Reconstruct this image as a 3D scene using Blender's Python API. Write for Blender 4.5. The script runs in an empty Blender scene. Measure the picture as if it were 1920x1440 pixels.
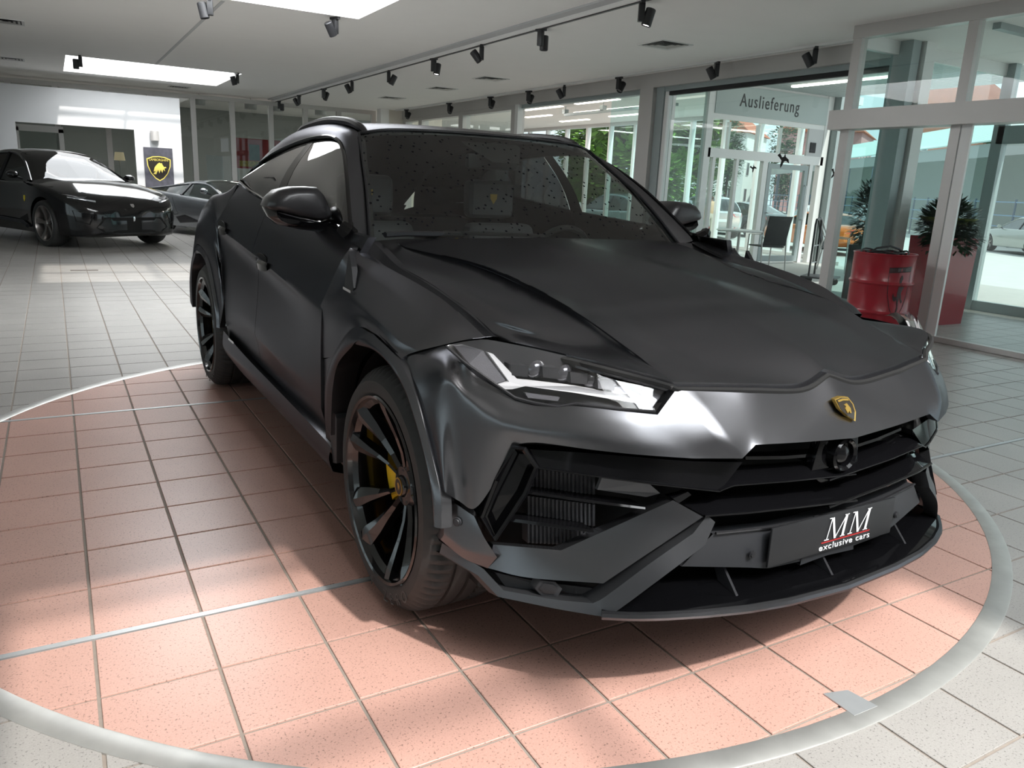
import bpy, bmesh, math, random
import numpy as np
from mathutils import Vector, Matrix
from mathutils.geometry import tessellate_polygon
random.seed(7)
SC = bpy.context.scene
COL = SC.collection
PI = math.pi

# ------------------------------------------------------------------ camera
F_PX = 1465.158                      # focal length in pixels of a 1920 wide image
YAW, PITCH, ROLL = 0.528617, 0.248639, 0.047254
CAM = np.array([0.00742, -1.72269, 1.32801])
def cam_axes():
    cy, sy = math.cos(YAW), math.sin(YAW)
    w = np.array([sy*math.cos(PITCH), cy*math.cos(PITCH), -math.sin(PITCH)])
    r0 = np.array([cy, -sy, 0.0]); u0 = np.cross(r0, w)
    r = math.cos(ROLL)*r0 + math.sin(ROLL)*u0
    u = -math.sin(ROLL)*r0 + math.cos(ROLL)*u0
    return r, u, w
AR, AU, AW = cam_axes()
cd = bpy.data.cameras.new('camera'); camera = bpy.data.objects.new('camera', cd); COL.objects.link(camera)
cd.sensor_width = 36.0; cd.lens = F_PX/1920*36.0; cd.clip_start = .05; cd.clip_end = 400
m = Matrix.Identity(4)
for i in range(3):
    m[i][0] = AR[i]; m[i][1] = AU[i]; m[i][2] = -AW[i]; m[i][3] = CAM[i]
camera.matrix_world = m
SC.camera = camera

# ------------------------------------------------------------------ sky, sun, exposure
SC.view_settings.view_transform = 'Standard'
SC.view_settings.look = 'None'
SC.view_settings.gamma = 1.0
SC.view_settings.use_curve_mapping = False
SC.view_settings.exposure = 0.10
world = bpy.data.worlds.new('sky'); SC.world = world; world.use_nodes = True
wn = world.node_tree; wn.nodes.clear()
wo = wn.nodes.new('ShaderNodeOutputWorld'); wb = wn.nodes.new('ShaderNodeBackground')
wb.inputs[0].default_value = (.86, .93, 1.0, 1); wb.inputs[1].default_value = 1.25
wn.links.new(wb.outputs[0], wo.inputs[0])
sd = bpy.data.lights.new('sun', 'SUN'); sun = bpy.data.objects.new('sun', sd); COL.objects.link(sun)
sd.energy = 4.7; sd.angle = math.radians(1.6); sd.color = (1.0, .955, .9)
sun.rotation_euler = Vector((-.6, 2.5, -3.2)).to_track_quat('-Z', 'Y').to_euler()
def area(name, loc, direction, sx, sy, power, color=(1, 1, 1)):
    d = bpy.data.lights.new(name, 'AREA'); o = bpy.data.objects.new(name, d); COL.objects.link(o)
    d.shape = 'RECTANGLE'; d.size = sx; d.size_y = sy; d.energy = power; d.color = color
    o.location = loc; o.rotation_euler = Vector(direction).to_track_quat('-Z', 'Y').to_euler()
    return o
# daylight entering the three roof lights (each lamp fills the top of its shaft)
SKY_X = (.39, 3.40)
SKY_Y = ((-4.42, -1.57), (5.36, 8.20), (15.13, 17.98))
SHAFT_TOP = 4.3
for i, (ya, yb) in enumerate(SKY_Y):
    area('skylight_daylight', ((SKY_X[0]+SKY_X[1])/2, (ya+yb)/2, SHAFT_TOP-.06), (0, 0, -1), 2.9, 2.75, (320, 330, 170)[i], (.95, .98, 1.0))

# ------------------------------------------------------------------ pixel helpers
def ray(px, py):
    d = AW + AR*(px-960)/F_PX - AU*(py-720)/F_PX
    return d/np.linalg.norm(d)
def floor_at(px, py, z=0.0):
    d = ray(px, py); return CAM + d*((z-CAM[2])/d[2])
def on_x(px, py, x):
    d = ray(px, py); return CAM + d*((x-CAM[0])/d[0])
def on_y(px, py, y):
    d = ray(px, py); return CAM + d*((y-CAM[1])/d[1])
def view_at(D, lat, z=0.0):
    """ground position D metres ahead of and lat metres to the right of the viewpoint"""
    return (CAM[0]+math.sin(YAW)*D+math.cos(YAW)*lat, CAM[1]+math.cos(YAW)*D-math.sin(YAW)*lat, z)
def proj(X):
    d = np.array(X, float)-CAM; zz = d@AW
    return 960+F_PX*(d@AR)/zz, 720-F_PX*(d@AU)/zz, zz

# ------------------------------------------------------------------ materials
def mat(name, col=(.5, .5, .5), rough=.5, metal=0.0, coat=0.0, emit=None, estr=0.0, spec=None, noise=None, bump=None, sheen=0.0):
    """noise=(scale, amount) mottles the colour, bump=(scale, strength) adds fine relief"""
    M = bpy.data.materials.new(name); M.use_nodes = True
    nt = M.node_tree; b = nt.nodes['Principled BSDF']
    b.inputs['Base Color'].default_value = (*col, 1); b.inputs['Roughness'].default_value = rough
    b.inputs['Metallic'].default_value = metal
    if coat: b.inputs['Coat Weight'].default_value = coat; b.inputs['Coat Roughness'].default_value = .04
    if spec is not None: b.inputs['Specular IOR Level'].default_value = spec
    if emit: b.inputs['Emission Color'].default_value = (*emit, 1); b.inputs['Emission Strength'].default_value = estr
    tc = None
    if noise or bump: tc = nt.nodes.new('ShaderNodeTexCoord')
    if noise:
        n = nt.nodes.new('ShaderNodeTexNoise'); n.inputs['Scale'].default_value = noise[0]; n.inputs['Detail'].default_value = 5
        nt.links.new(tc.outputs['Object'], n.inputs['Vector'])
        r = nt.nodes.new('ShaderNodeMapRange'); r.inputs[3].default_value = 1-noise[1]; r.inputs[4].default_value = 1+noise[1]
        nt.links.new(n.outputs['Fac'], r.inputs[0])
        x = nt.nodes.new('ShaderNodeMix'); x.data_type = 'RGBA'; x.blend_type = 'MULTIPLY'; x.inputs[0].default_value = 1
        x.inputs[6].default_value = (*col, 1); nt.links.new(r.outputs[0], x.inputs[7]); nt.links.new(x.outputs[2], b.inputs['Base Color'])
    if bump:
        n = nt.nodes.new('ShaderNodeTexNoise'); n.inputs['Scale'].default_value = bump[0]; n.inputs['Detail'].default_value = 3
        nt.links.new(tc.outputs['Object'], n.inputs['Vector'])
        bp = nt.nodes.new('ShaderNodeBump'); bp.inputs['Strength'].default_value = bump[1]; bp.inputs['Distance'].default_value = .002
        nt.links.new(n.outputs['Fac'], bp.inputs['Height']); nt.links.new(bp.outputs[0], b.inputs['Normal'])
    return M
def glass(name, tint=(.9, .97, .95), rough=0.0, refl=1.0, dots=False):
    """thin pane: tinted straight-through transmission plus a Fresnel mirror"""
    M = bpy.data.materials.new(name); M.use_nodes = True; nt = M.node_tree; nt.nodes.clear()
    o = nt.nodes.new('ShaderNodeOutputMaterial'); mx = nt.nodes.new('ShaderNodeMixShader')
    t = nt.nodes.new('ShaderNodeBsdfTransparent'); t.inputs[0].default_value = (*tint, 1)
    g = nt.nodes.new('ShaderNodeBsdfGlossy'); g.inputs['Roughness'].default_value = rough; g.inputs[0].default_value = (1, 1, 1, 1)
    fr = nt.nodes.new('ShaderNodeFresnel'); ge = nt.nodes.new('ShaderNodeNewGeometry')
    io = nt.nodes.new('ShaderNodeMapRange'); io.inputs[3].default_value = 1.52; io.inputs[4].default_value = 1/1.52   # same mirror from both faces of the sheet
    nt.links.new(ge.outputs['Backfacing'], io.inputs[0]); nt.links.new(io.outputs[0], fr.inputs[0])
    mu = nt.nodes.new('ShaderNodeMath'); mu.operation = 'MULTIPLY'; mu.inputs[1].default_value = refl; mu.use_clamp = True
    nt.links.new(fr.outputs[0], mu.inputs[0]); nt.links.new(mu.outputs[0], mx.inputs[0])
    nt.links.new(t.outputs[0], mx.inputs[1]); nt.links.new(g.outputs[0], mx.inputs[2])
    if dots:
        tc = nt.nodes.new('ShaderNodeTexCoord'); v = nt.nodes.new('ShaderNodeTexVoronoi'); v.inputs['Scale'].default_value = 34
        nt.links.new(tc.outputs['Object'], v.inputs['Vector'])
        lt = nt.nodes.new('ShaderNodeMath'); lt.operation = 'LESS_THAN'; lt.inputs[1].default_value = .19
        nt.links.new(v.outputs['Distance'], lt.inputs[0])
        d = nt.nodes.new('ShaderNodeBsdfDiffuse'); d.inputs[0].default_value = (.01, .01, .012, 1)
        m2 = nt.nodes.new('ShaderNodeMixShader'); nt.links.new(lt.outputs[0], m2.inputs[0])
        nt.links.new(mx.outputs[0], m2.inputs[1]); nt.links.new(d.outputs[0], m2.inputs[2]); nt.links.new(m2.outputs[0], o.inputs[0])
    else:
        nt.links.new(mx.outputs[0], o.inputs[0])
    return M

# ------------------------------------------------------------------ mesh helpers
def ident(p): return p
class MB:
    def __init__(s): s.v = []; s.f = []
    def add(s, vs, fs):
        k = len(s.v); s.v += [tuple(float(c) for c in p) for p in vs]; s.f += [tuple(i+k for i in f) for f in fs]; return s
    def box(s, a, b):
        (x0, y0, z0), (x1, y1, z1) = a, b
        return s.add([(x0,y0,z0),(x1,y0,z0),(x1,y1,z0),(x0,y1,z0),(x0,y0,z1),(x1,y0,z1),(x1,y1,z1),(x0,y1,z1)],
                     [(0,3,2,1),(4,5,6,7),(0,1,5,4),(1,2,6,5),(2,3,7,6),(3,0,4,7)])
    def obox(s, c, size, M3):
        """box centred at c with the columns of M3 as axes"""
        c = np.array(c, float); M3 = np.array(M3, float); vs = []
        for k in (-1, 1):
            for (i, j) in ((-1,-1),(1,-1),(1,1),(-1,1)):
                vs.append(c + M3@(np.array([i, j, k])*np.array(size)/2))
        return s.add(vs, [(0,3,2,1),(4,5,6,7),(0,1,5,4),(1,2,6,5),(2,3,7,6),(3,0,4,7)])
    def grid(s, P, flip=False, close=False):
        m, n = len(P), len(P[0]); vs = [p for r in P for p in r]; fs = []
        for i in range(m-1):
            for j in range(n-1 if not close else n):
                a, b, c, d = i*n+j, i*n+(j+1) % n, (i+1)*n+(j+1) % n, (i+1)*n+j
                fs.append((a, d, c, b) if flip else (a, b, c, d))
        return s.add(vs, fs)
    def tube(s, path, r, n=8, cap=True, closed=False):
        path = [np.array(p, float) for p in path]; L = len(path); rs = r if hasattr(r, '__len__') else [r]*L
        up = None; rings = []
        for i, p in enumerate(path):
            if closed: t = path[(i+1) % L]-path[i-1]
            else: t = path[min(i+1, L-1)]-path[max(i-1, 0)]
            t = t/(np.linalg.norm(t)+1e-12)
            if up is None:
                a = np.array([0, 0, 1.0]) if abs(t[2]) < .9 else np.array([1.0, 0, 0])
                up = np.cross(t, np.cross(a, t))
            up = up - t*(up@t); up /= np.linalg.norm(up)+1e-12; sd_ = np.cross(t, up)
            rings.append([p + rs[i]*(math.cos(2*PI*k/n)*up + math.sin(2*PI*k/n)*sd_) for k in range(n)])
        if closed: rings.append(rings[0])
        k0 = len(s.v); s.grid(rings, close=True)
        if cap and not closed:
            s.f.append(tuple(k0+k for k in range(n))[::-1]); e = k0+(len(rings)-1)*n; s.f.append(tuple(e+k for k in range(n)))
        return s
    def cyl(s, a, b, r, n=24, r2=None):
        return s.tube([a, b], [r, r if r2 is None else r2], n)
    def lathe(s, prof, n=32, M=None, cap=False, a0=0.0, a1=2*PI):
        """prof: (radius, height) pairs around local z; M maps local -> target"""
        full = abs(a1-a0-2*PI) < 1e-6; cnt = n if full else n+1
        rings = []
        for (r, h) in prof:
            rings.append([(r*math.cos(a0+(a1-a0)*k/n), r*math.sin(a0+(a1-a0)*k/n), h) for k in range(cnt)])
        if M is not None: rings = [[tuple(M@Vector(p)) for p in rg] for rg in rings]
        k0 = len(s.v); s.grid(rings, close=full)
        if cap and full:
            s.f.append(tuple(k0+k for k in range(n))[::-1]); e = k0+(len(rings)-1)*n; s.f.append(tuple(e+k for k in range(n)))
        return s
    def prism(s, pts, vec):
        """polygon pts extruded by vec, both caps filled"""
        pts = [np.array(p, float) for p in pts]; n = len(pts); vec = np.array(vec, float)
        tris = tessellate_polygon([[Vector(p) for p in pts]])
        k0 = len(s.v); s.v += [tuple(p) for p in pts] + [tuple(p+vec) for p in pts]
        nv = np.zeros(3)
        for i in range(n): nv += np.cross(pts[i], pts[(i+1) % n])
        out = (nv@vec) < 0
        for t in tris:
            a, b, c = t
            nn = np.cross(pts[b]-pts[a], pts[c]-pts[a])
            if nn@nv < 0: b, c = c, b
            if out: s.f.append((k0+a, k0+b, k0+c)); s.f.append((k0+n+a, k0+n+c, k0+n+b))
            else: s.f.append((k0+a, k0+c, k0+b)); s.f.append((k0+n+a, k0+n+b, k0+n+c))
        for i in range(n):
            j = (i+1) % n
            s.f.append((k0+i, k0+n+i, k0+n+j, k0+j) if out else (k0+i, k0+j, k0+n+j, k0+n+i))
        return s
    def map(s, fn): s.v = [tuple(fn(p)) for p in s.v]; return s
    def mirror(s, both=False):
        """reflect across local y=0 (both=True keeps the original as well)"""
        if both:
            k = len(s.v); s.v += [(x, -y, z) for x, y, z in s.v]; s.f += [tuple(i+k for i in f[::-1]) for f in list(s.f)]
        else:
            s.v = [(x, -y, z) for x, y, z in s.v]; s.f = [f[::-1] for f in s.f]
        return s
    def copy(s):
        c = MB(); c.v = list(s.v); c.f = list(s.f); return c
    def mesh(s, name, smooth=True, angle=32, weld=0.0, bevel=0.0, bseg=2):
        me = bpy.data.meshes.new(name); me.from_pydata(s.v, [], s.f); me.validate()
        bm = bmesh.new(); bm.from_mesh(me)
        if weld: bmesh.ops.remove_doubles(bm, verts=bm.verts, dist=weld)
        if bevel:
            ed = [e for e in bm.edges if len(e.link_faces) == 2 and e.calc_face_angle(0) > math.radians(25)]
            bmesh.ops.bevel(bm, geom=ed, offset=bevel, segments=bseg, affect='EDGES', profile=.6, clamp_overlap=True)
        bmesh.ops.recalc_face_normals(bm, faces=bm.faces)
        bm.to_mesh(me); bm.free()
        if smooth:
            me.polygons.foreach_set('use_smooth', [True]*len(me.polygons)); me.set_sharp_from_angle(angle=math.radians(angle))
        return me
    def build(s, name, material, parent=None, **k):
        if name == 'pane' and len(s.v) == 8:          # a pane of glass: one sheet in the middle of its thickness
            lo, hi = np.min(s.v, 0), np.max(s.v, 0); ax = int(np.argmin(hi-lo)); mid = (lo[ax]+hi[ax])/2
            i, j = [t for t in range(3) if t != ax]; q = []
            for (a, b) in ((0, 0), (1, 0), (1, 1), (0, 1)):
                p = [0, 0, 0]; p[ax] = mid; p[i] = (lo, hi)[a][i]; p[j] = (lo, hi)[b][j]; q.append(tuple(p))
            s = MB().add(q, [(0, 1, 2, 3)])
        return link(name, s.mesh(name, **k), material, parent)
def link(name, me, material, parent=None):
    if material is not None and not me.materials: me.materials.append(material)
    o = bpy.data.objects.new(name, me); COL.objects.link(o)
    if parent is not None: o.parent = parent
    return o
def tag(o, label, cat, group=None):
    o['label'] = label; o['category'] = cat
    if group: o['group'] = group
    return o
def struct(o): o['kind'] = 'structure'; return o
def empty(name, loc=(0, 0, 0), rz=0.0):
    o = bpy.data.objects.new(name, None); COL.objects.link(o); o.location = loc; o.rotation_euler = (0, 0, rz); o.empty_display_size = .1
    return o
def copy_tree(o, parent=None):
    c = o.copy(); COL.objects.link(c); c.parent = parent
    for ch in list(o.children): copy_tree(ch, c)
    return c
def spline(pts, n, sharp=()):
    """Catmull-Rom through pts, n samples per span, tangents broken at the indices in sharp"""
    P = [np.array(p, float) for p in pts]; out = []; L = len(P)
    for i in range(L-1):
        p1, p2 = P[i], P[i+1]
        p0 = P[i-1] if (i > 0 and i not in sharp) else 2*p1-p2
        p3 = P[i+2] if (i+2 < L and (i+1) not in sharp) else 2*p2-p1
        for k in range(n):
            t = k/n
            out.append(.5*((2*p1)+(-p0+p2)*t+(2*p0-5*p1+4*p2-p3)*t*t+(-p0+3*p1-3*p2+p3)*t**3))
    out.append(P[-1]); return out
def net(rows, nu=6, nv=6, sharp_r=(), sharp_c=()):
    """dense grid from a control net (rows x cols)"""
    A = [spline(r, nv, sharp_c) for r in rows]
    cols = [spline([A[i][j] for i in range(len(A))], nu, sharp_r) for j in range(len(A[0]))]
    return [[cols[j][i] for j in range(len(cols))] for i in range(len(cols[0]))]
def panel(G, depth=.02, inward=None, shrink=0.0, edges='tblr'):
    """dense grid -> MB with a turned-in flange round the rim (panel gap faces)"""
    b = MB(); m, n = len(G), len(G[0])
    G = [[np.array(p, float) for p in r] for r in G]
    if shrink:
        H = [[p.copy() for p in r] for r in G]
        def mv(i, j, i2, j2):
            d = G[i2][j2]-G[i][j]; l = np.linalg.norm(d)
            if l > 1e-9: H[i][j] += d/l*min(shrink, l*.45)
        for j in range(n):
            if 't' in edges: mv(0, j, 1, j)
            if 'b' in edges: mv(m-1, j, m-2, j)
        for i in range(m):
            if 'l' in edges: mv(i, 0, i, 1)
            if 'r' in edges: mv(i, n-1, i, n-2)
        G = H
    b.grid(G)
    if depth:
        iv = np.array(inward, float)
        def fl(line):
            b.grid([line, [p+iv*depth for p in line]])
        if 't' in edges: fl(G[0])
        if 'b' in edges: fl(G[-1])
        if 'l' in edges: fl([r[0] for r in G])
        if 'r' in edges: fl([r[-1] for r in G])
    return b
# ================================================================== materials of the place
def tile_mat(name, col, speck, joint_dark=.5):
    M = bpy.data.materials.new(name); M.use_nodes = True; nt = M.node_tree; b = nt.nodes['Principled BSDF']
    g = nt.nodes.new('ShaderNodeNewGeometry')
    n1 = nt.nodes.new('ShaderNodeTexNoise'); n1.inputs['Scale'].default_value = 230; n1.inputs['Detail'].default_value = 2
    n2 = nt.nodes.new('ShaderNodeTexNoise'); n2.inputs['Scale'].default_value = 2.2; n2.inputs['Detail'].default_value = 4
    n3 = nt.nodes.new('ShaderNodeTexNoise'); n3.inputs['Scale'].default_value = 150; n3.inputs['Detail'].default_value = 1
    for n in (n1, n2, n3): nt.links.new(g.outputs['Position'], n.inputs['Vector'])
    r1 = nt.nodes.new('ShaderNodeMapRange'); r1.inputs[1].default_value = .63; r1.inputs[2].default_value = .69; r1.inputs[3].default_value = 0; r1.inputs[4].default_value = .75
    nt.links.new(n3.outputs['Fac'], r1.inputs[0])
    r2 = nt.nodes.new('ShaderNodeMapRange'); r2.inputs[1].default_value = .3; r2.inputs[2].default_value = .7; r2.inputs[3].default_value = .9; r2.inputs[4].default_value = 1.07
    nt.links.new(n1.outputs['Fac'], r2.inputs[0])
    r3 = nt.nodes.new('ShaderNodeMapRange'); r3.inputs[1].default_value = .3; r3.inputs[2].default_value = .7; r3.inputs[3].default_value = .92; r3.inputs[4].default_value = 1.06
    nt.links.new(n2.outputs['Fac'], r3.inputs[0])
    mm = nt.nodes.new('ShaderNodeMath'); mm.operation = 'MULTIPLY'; nt.links.new(r2.outputs[0], mm.inputs[0]); nt.links.new(r3.outputs[0], mm.inputs[1])
    a = nt.nodes.new('ShaderNodeMix'); a.data_type = 'RGBA'; a.blend_type = 'MULTIPLY'; a.inputs[0].default_value = 1; a.inputs[6].default_value = (*col, 1)
    nt.links.new(mm.outputs[0], a.inputs[7])
    c = nt.nodes.new('ShaderNodeMix'); c.data_type = 'RGBA'; nt.links.new(r1.outputs[0], c.inputs[0]); nt.links.new(a.outputs[2], c.inputs[6]); c.inputs[7].default_value = (*speck, 1)
    nt.links.new(c.outputs[2], b.inputs['Base Color']); b.inputs['Roughness'].default_value = .34
    return M
M_TRED = tile_mat('terracotta_tile', (.485, .288, .236), (.15, .09, .075))
M_TGREY = tile_mat('grey_tile', (.305, .292, .275), (.11, .105, .10))
M_GROUT = mat('grout', (.24, .205, .175), .9, noise=(60, .15))
M_STEEL = mat('brushed_steel', (.52, .54, .55), .40, .65, noise=(8, .15))
M_STEELD = mat('worn_steel', (.50, .50, .48), .45, .7, noise=(9, .25))
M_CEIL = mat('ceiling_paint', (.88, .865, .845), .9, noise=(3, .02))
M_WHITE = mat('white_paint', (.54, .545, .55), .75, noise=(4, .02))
M_SHAFT = mat('shaft_white', (.9, .9, .9), .8)
M_FRAME = mat('aluminium_frame', (.50, .485, .47), .42, .35)
M_FRAMEL = mat('light_frame', (.72, .72, .71), .45, .1)
M_FRAMEC = mat('teal_grey_frame', (.30, .345, .345), .45, .2)
M_DARK = mat('dark_rubber', (.012, .012, .013), .6)
M_TRACK = mat('track_black', (.016, .016, .018), .4)
M_GLASS = glass('clear_glass', (.86, .95, .93))
M_GLASSD = glass('grey_glass', (.62, .68, .66), refl=1.0)
M_GLASST = glass('teal_glass', (.66, .86, .84), refl=1.2)
M_CREAM = mat('cream_plaster', (.74, .69, .62), .8)
M_LAMP = mat('lamp_strip', (.9, .85, .78), .5, emit=(1.0, .93, .82), estr=5.0)
M_LENS = mat('lit_lens', (1, 1, 1), .3, emit=(1.0, .96, .9), estr=9.0)
M_LENSD = mat('unlit_lens', (.08, .08, .085), .15)
M_RED = mat('red_lacquer', (.25, .003, .013), .34, coat=.2)
M_ASPH = mat('pale_asphalt', (.50, .50, .485), .9, noise=(2, .08))

H = 3.2            # main ceiling
H2 = 3.14          # ceiling right of the step
S = 0.296883       # tile pitch
GAP = .024         # width of the two steel strips
TC = (1.791, 1.815); TR_IN, TR_OUT = 2.432, 2.500
FX = 8.5           # plane of the right facade

# ================================================================== floor and turntable
floor = MB().box((-9, -7, -.12), (FX+.1, 20.2, -.0045)).build('floor', M_GROUT, smooth=False); struct(floor)
floor['label'] = 'showroom floor of square grey stoneware tiles'
turn = empty('turntable', (0, 0, 0)); tag(turn, 'round floor turntable of terracotta tiles in a steel ring under the dark SUV', 'turntable')
ylines = []
y = 2*S; 
low = [2*S-k*S for k in range(0, 31)][::-1]
ylines = [(low[i], low[i+1]) for i in range(len(low)-1)]
y = 2*S+GAP
for k in range(8): ylines.append((y, y+S)); y += S
STRIP = [(2*S, 2*S+GAP), (y, y+GAP)]; y += GAP
while y < 20: ylines.append((y, y+S)); y += S
def clip(poly, nx, ny, d):
    """keep nx*x+ny*y <= d"""
    out = []
    for i in range(len(poly)):
        a, b = poly[i], poly[(i+1) % len(poly)]
        da, db = nx*a[0]+ny*a[1]-d, nx*b[0]+ny*b[1]-d
        if da <= 0: out.append(a)
        if (da < 0) != (db < 0) and abs(da-db) > 1e-9:
            t = da/(da-db); out.append((a[0]+t*(b[0]-a[0]), a[1]+t*(b[1]-a[1])))
    return out
gw = .0046
def tile_mesh(name, poly, m):
    cx = sum(p[0] for p in poly)/len(poly); cy = sum(p[1] for p in poly)/len(poly)
    b = MB(); n = len(poly)
    top = [(p[0]-cx, p[1]-cy, 0) for p in poly]; 
    tin = [(p[0]*(1-.012), p[1]*(1-.012), 0) for p in top]; mid = [(p[0], p[1], -.0012) for p in top]; bot = [(p[0], p[1], -.0045) for p in top]
    b.add(tin, [tuple(range(n))]); b.grid([tin, mid, bot], close=True)
    me = b.mesh(name, smooth=False); me.materials.append(m); return me, (cx, cy)
full = {}
for nm, m in (('r', M_TRED), ('g', M_TGREY)):
    full[nm] = tile_mesh('tile', [(gw, gw), (S-gw, gw), (S-gw, S-gw), (gw, S-gw)], m)[0]
grey_list = []; stuff_g = MB()
for c in range(-28, 29):
    for (y0, y1) in ylines:
        x0, x1 = c*S, (c+1)*S
        if y1 < -6.8 or x0 > FX or x0 < -8.5: continue
        poly = [(x0+gw, y0+gw), (x1-gw, y0+gw), (x1-gw, y1-gw), (x0+gw, y1-gw)]
        ds = [math.hypot(p[0]-TC[0], p[1]-TC[1]) for p in poly]
        mx, my = (x0+x1)/2-TC[0], (y0+y1)/2-TC[1]; L = math.hypot(mx, my); nx, ny = mx/L, my/L
        off = nx*TC[0]+ny*TC[1]
        if max(ds) <= TR_IN:
            o = link('tile', full['r'], None, turn); o.location = ((x0+x1)/2, (y0+y1)/2, 0); continue
        if min(ds) < TR_IN:
            pi = clip(poly, nx, ny, off+TR_IN+.012)
            if len(pi) > 2:
                me, (cx, cy) = tile_mesh('tile', pi, M_TRED); o = link('tile', me, None, turn); o.location = (cx, cy, 0)
        if min(ds) >= TR_OUT: po = poly; whole = True
        elif max(ds) > TR_OUT-.012: po = clip(poly, -nx, -ny, -(off+TR_OUT-.012)); whole = False
        else: continue
        if len(po) < 3: continue
        cx = sum(p[0] for p in po)/len(po); cy = sum(p[1] for p in po)/len(po)
        u, v, dd = proj((cx, cy, 0))
        q = [proj((p[0], p[1], 0)) for p in po]; ar = 0
        if dd > .3 and all(t[2] > .2 for t in q):
            for i in range(len(q)): ar += q[i][0]*q[(i+1) % len(q)][1]-q[i][1]*q[(i+1) % len(q)][0]
        vis = dd > .3 and -40 < u < 1960 and 300 < v < 1480
        grey_list.append((abs(ar) if vis else 0, po, whole))
grey_list.sort(key=lambda t: -t[0])
for i, (ar, po, whole) in enumerate(grey_list):
    if i < 290 and ar > 0:
        if whole: o = link('tile', full['g'], None, floor); o.location = (sum(p[0] for p in po)/4, sum(p[1] for p in po)/4, 0)
        else:
            me, (cx, cy) = tile_mesh('tile', po, M_TGREY); o = link('tile', me, None, floor); o.location = (cx, cy, 0)
    else:
        n = len(po); stuff_g.add([(p[0], p[1], 0) for p in po]+[(p[0], p[1], -.0045) for p in po],
                                 [tuple(range(n))]+[(k, (k+1) % n, n+(k+1) % n, n+k) for k in range(n)])
o = stuff_g.build('distant_tiles', M_TGREY, floor, smooth=False); o['kind'] = 'stuff'
ring = MB(); prof = [(TR_IN, -.004), (TR_IN, .0015), (TR_IN+.003, .003), (TR_OUT-.003, .003), (TR_OUT, .0015), (TR_OUT, -.004)]
ring.lathe(prof, 160, Matrix.Translation((TC[0], TC[1], 0))); ring.build('steel_ring', M_STEELD, turn)
for (ya, yb) in STRIP:
    hw = math.sqrt(TR_IN**2-((ya+yb)/2-TC[1])**2)
    MB().box((TC[0]-hw, ya+.001, -.004), (TC[0]+hw, yb-.001, .0012)).build('steel_strip', M_STEEL, turn, smooth=False)
    hw2 = math.sqrt(TR_OUT**2-((ya+yb)/2-TC[1])**2)
    MB().box((TC[0]+hw2, ya+.001, -.004), (7.6, yb-.001, .0012)).build('joint_strip', M_STEEL, floor, smooth=False)
    MB().box((-8.4, ya+.001, -.004), (TC[0]-hw2, yb-.001, .0012)).build('joint_strip', M_STEEL, floor, smooth=False)
MB().prism([(1.745, -.538, .0008), (1.822, -.558, .0008), (1.836, -.642, .0008), (1.742, -.64, .0008)][::-1], (0, 0, .003)).build('cover_plate', M_STEEL, turn, smooth=False)
# a grate in the floor of the sunlit patch
p = floor_at(158, 507); 
g = MB().box((p[0]-.16, p[1]-.05, 0), (p[0]+.16, p[1]+.05, .004)).build('floor_grate', mat('grate', (.16, .14, .125), .5, .6), floor, smooth=False)

# ================================================================== ceiling
def slab_with_holes(name, x0, x1, y0, y1, z0, z1, holes, m):
    b = MB(); xs = x0
    ys = [y0]+[v for h in holes for v in (h[2], h[3])]+[y1]
    hx0, hx1 = holes[0][0], holes[0][1]
    b.box((x0, y0, z0), (hx0, y1, z1)); b.box((hx1, y0, z0), (x1, y1, z1))
    for i in range(0, len(ys), 2): b.box((hx0, ys[i], z0), (hx1, ys[i+1], z1))
    return b.build(name, m, smooth=False)
holes = [(SKY_X[0], SKY_X[1], a, b) for a, b in SKY_Y]
ceil = struct(slab_with_holes('ceiling', -9, 5.13, -7, 20.2, H, H+.12, holes, M_CEIL))
ceil_r = struct(MB().box((5.13, -7, H2), (FX+.15, 20.2, H+.12)).build('ceiling', M_CEIL, smooth=False))
for (ya, yb) in SKY_Y:
    b = MB(); x0, x1 = SKY_X; t = .06; z0, z1 = H+.12, SHAFT_TOP
    b.box((x0-t, ya-t, z0), (x0, yb+t, z1)).box((x1, ya-t, z0), (x1+t, yb+t, z1)).box((x0, ya-t, z0), (x1, ya, z1)).box((x0, yb, z0), (x1, yb+t, z1))
    b.build('skylight_shaft', M_SHAFT, ceil, smooth=False)
    b = MB()
    for k in (1, 2): b.box((x0, ya+(yb-ya)*k/3-.035, z1-.04), (x1, ya+(yb-ya)*k/3+.035, z1))
    b.box(((x0+x1)/2-.035, ya, z1-.04), ((x0+x1)/2+.035, yb, z1))
    b.build('skylight_bars', M_FRAMEL, ceil, smooth=False)
# opaque roof above the shafts' surroundings is the ceiling slab itself
struct(MB().box((1.83, 8.3, H-.006), (1.87, 15.0, H)).build('trim_1', M_WHITE, smooth=False))
struct(MB().box((5.0, -7, H-.022), (5.14, 20, H)).build('trim_2', M_WHITE, smooth=False))
struct(MB().box((5.165, -7, H2-.012), (5.195, 19.9, H2)).build('trim_3', M_TRACK, smooth=False))
struct(MB().box((8.10, 4.6, H2-.03), (8.16, 19.0, H2)).build('trim_4', M_FRAMEL, smooth=False))

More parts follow.
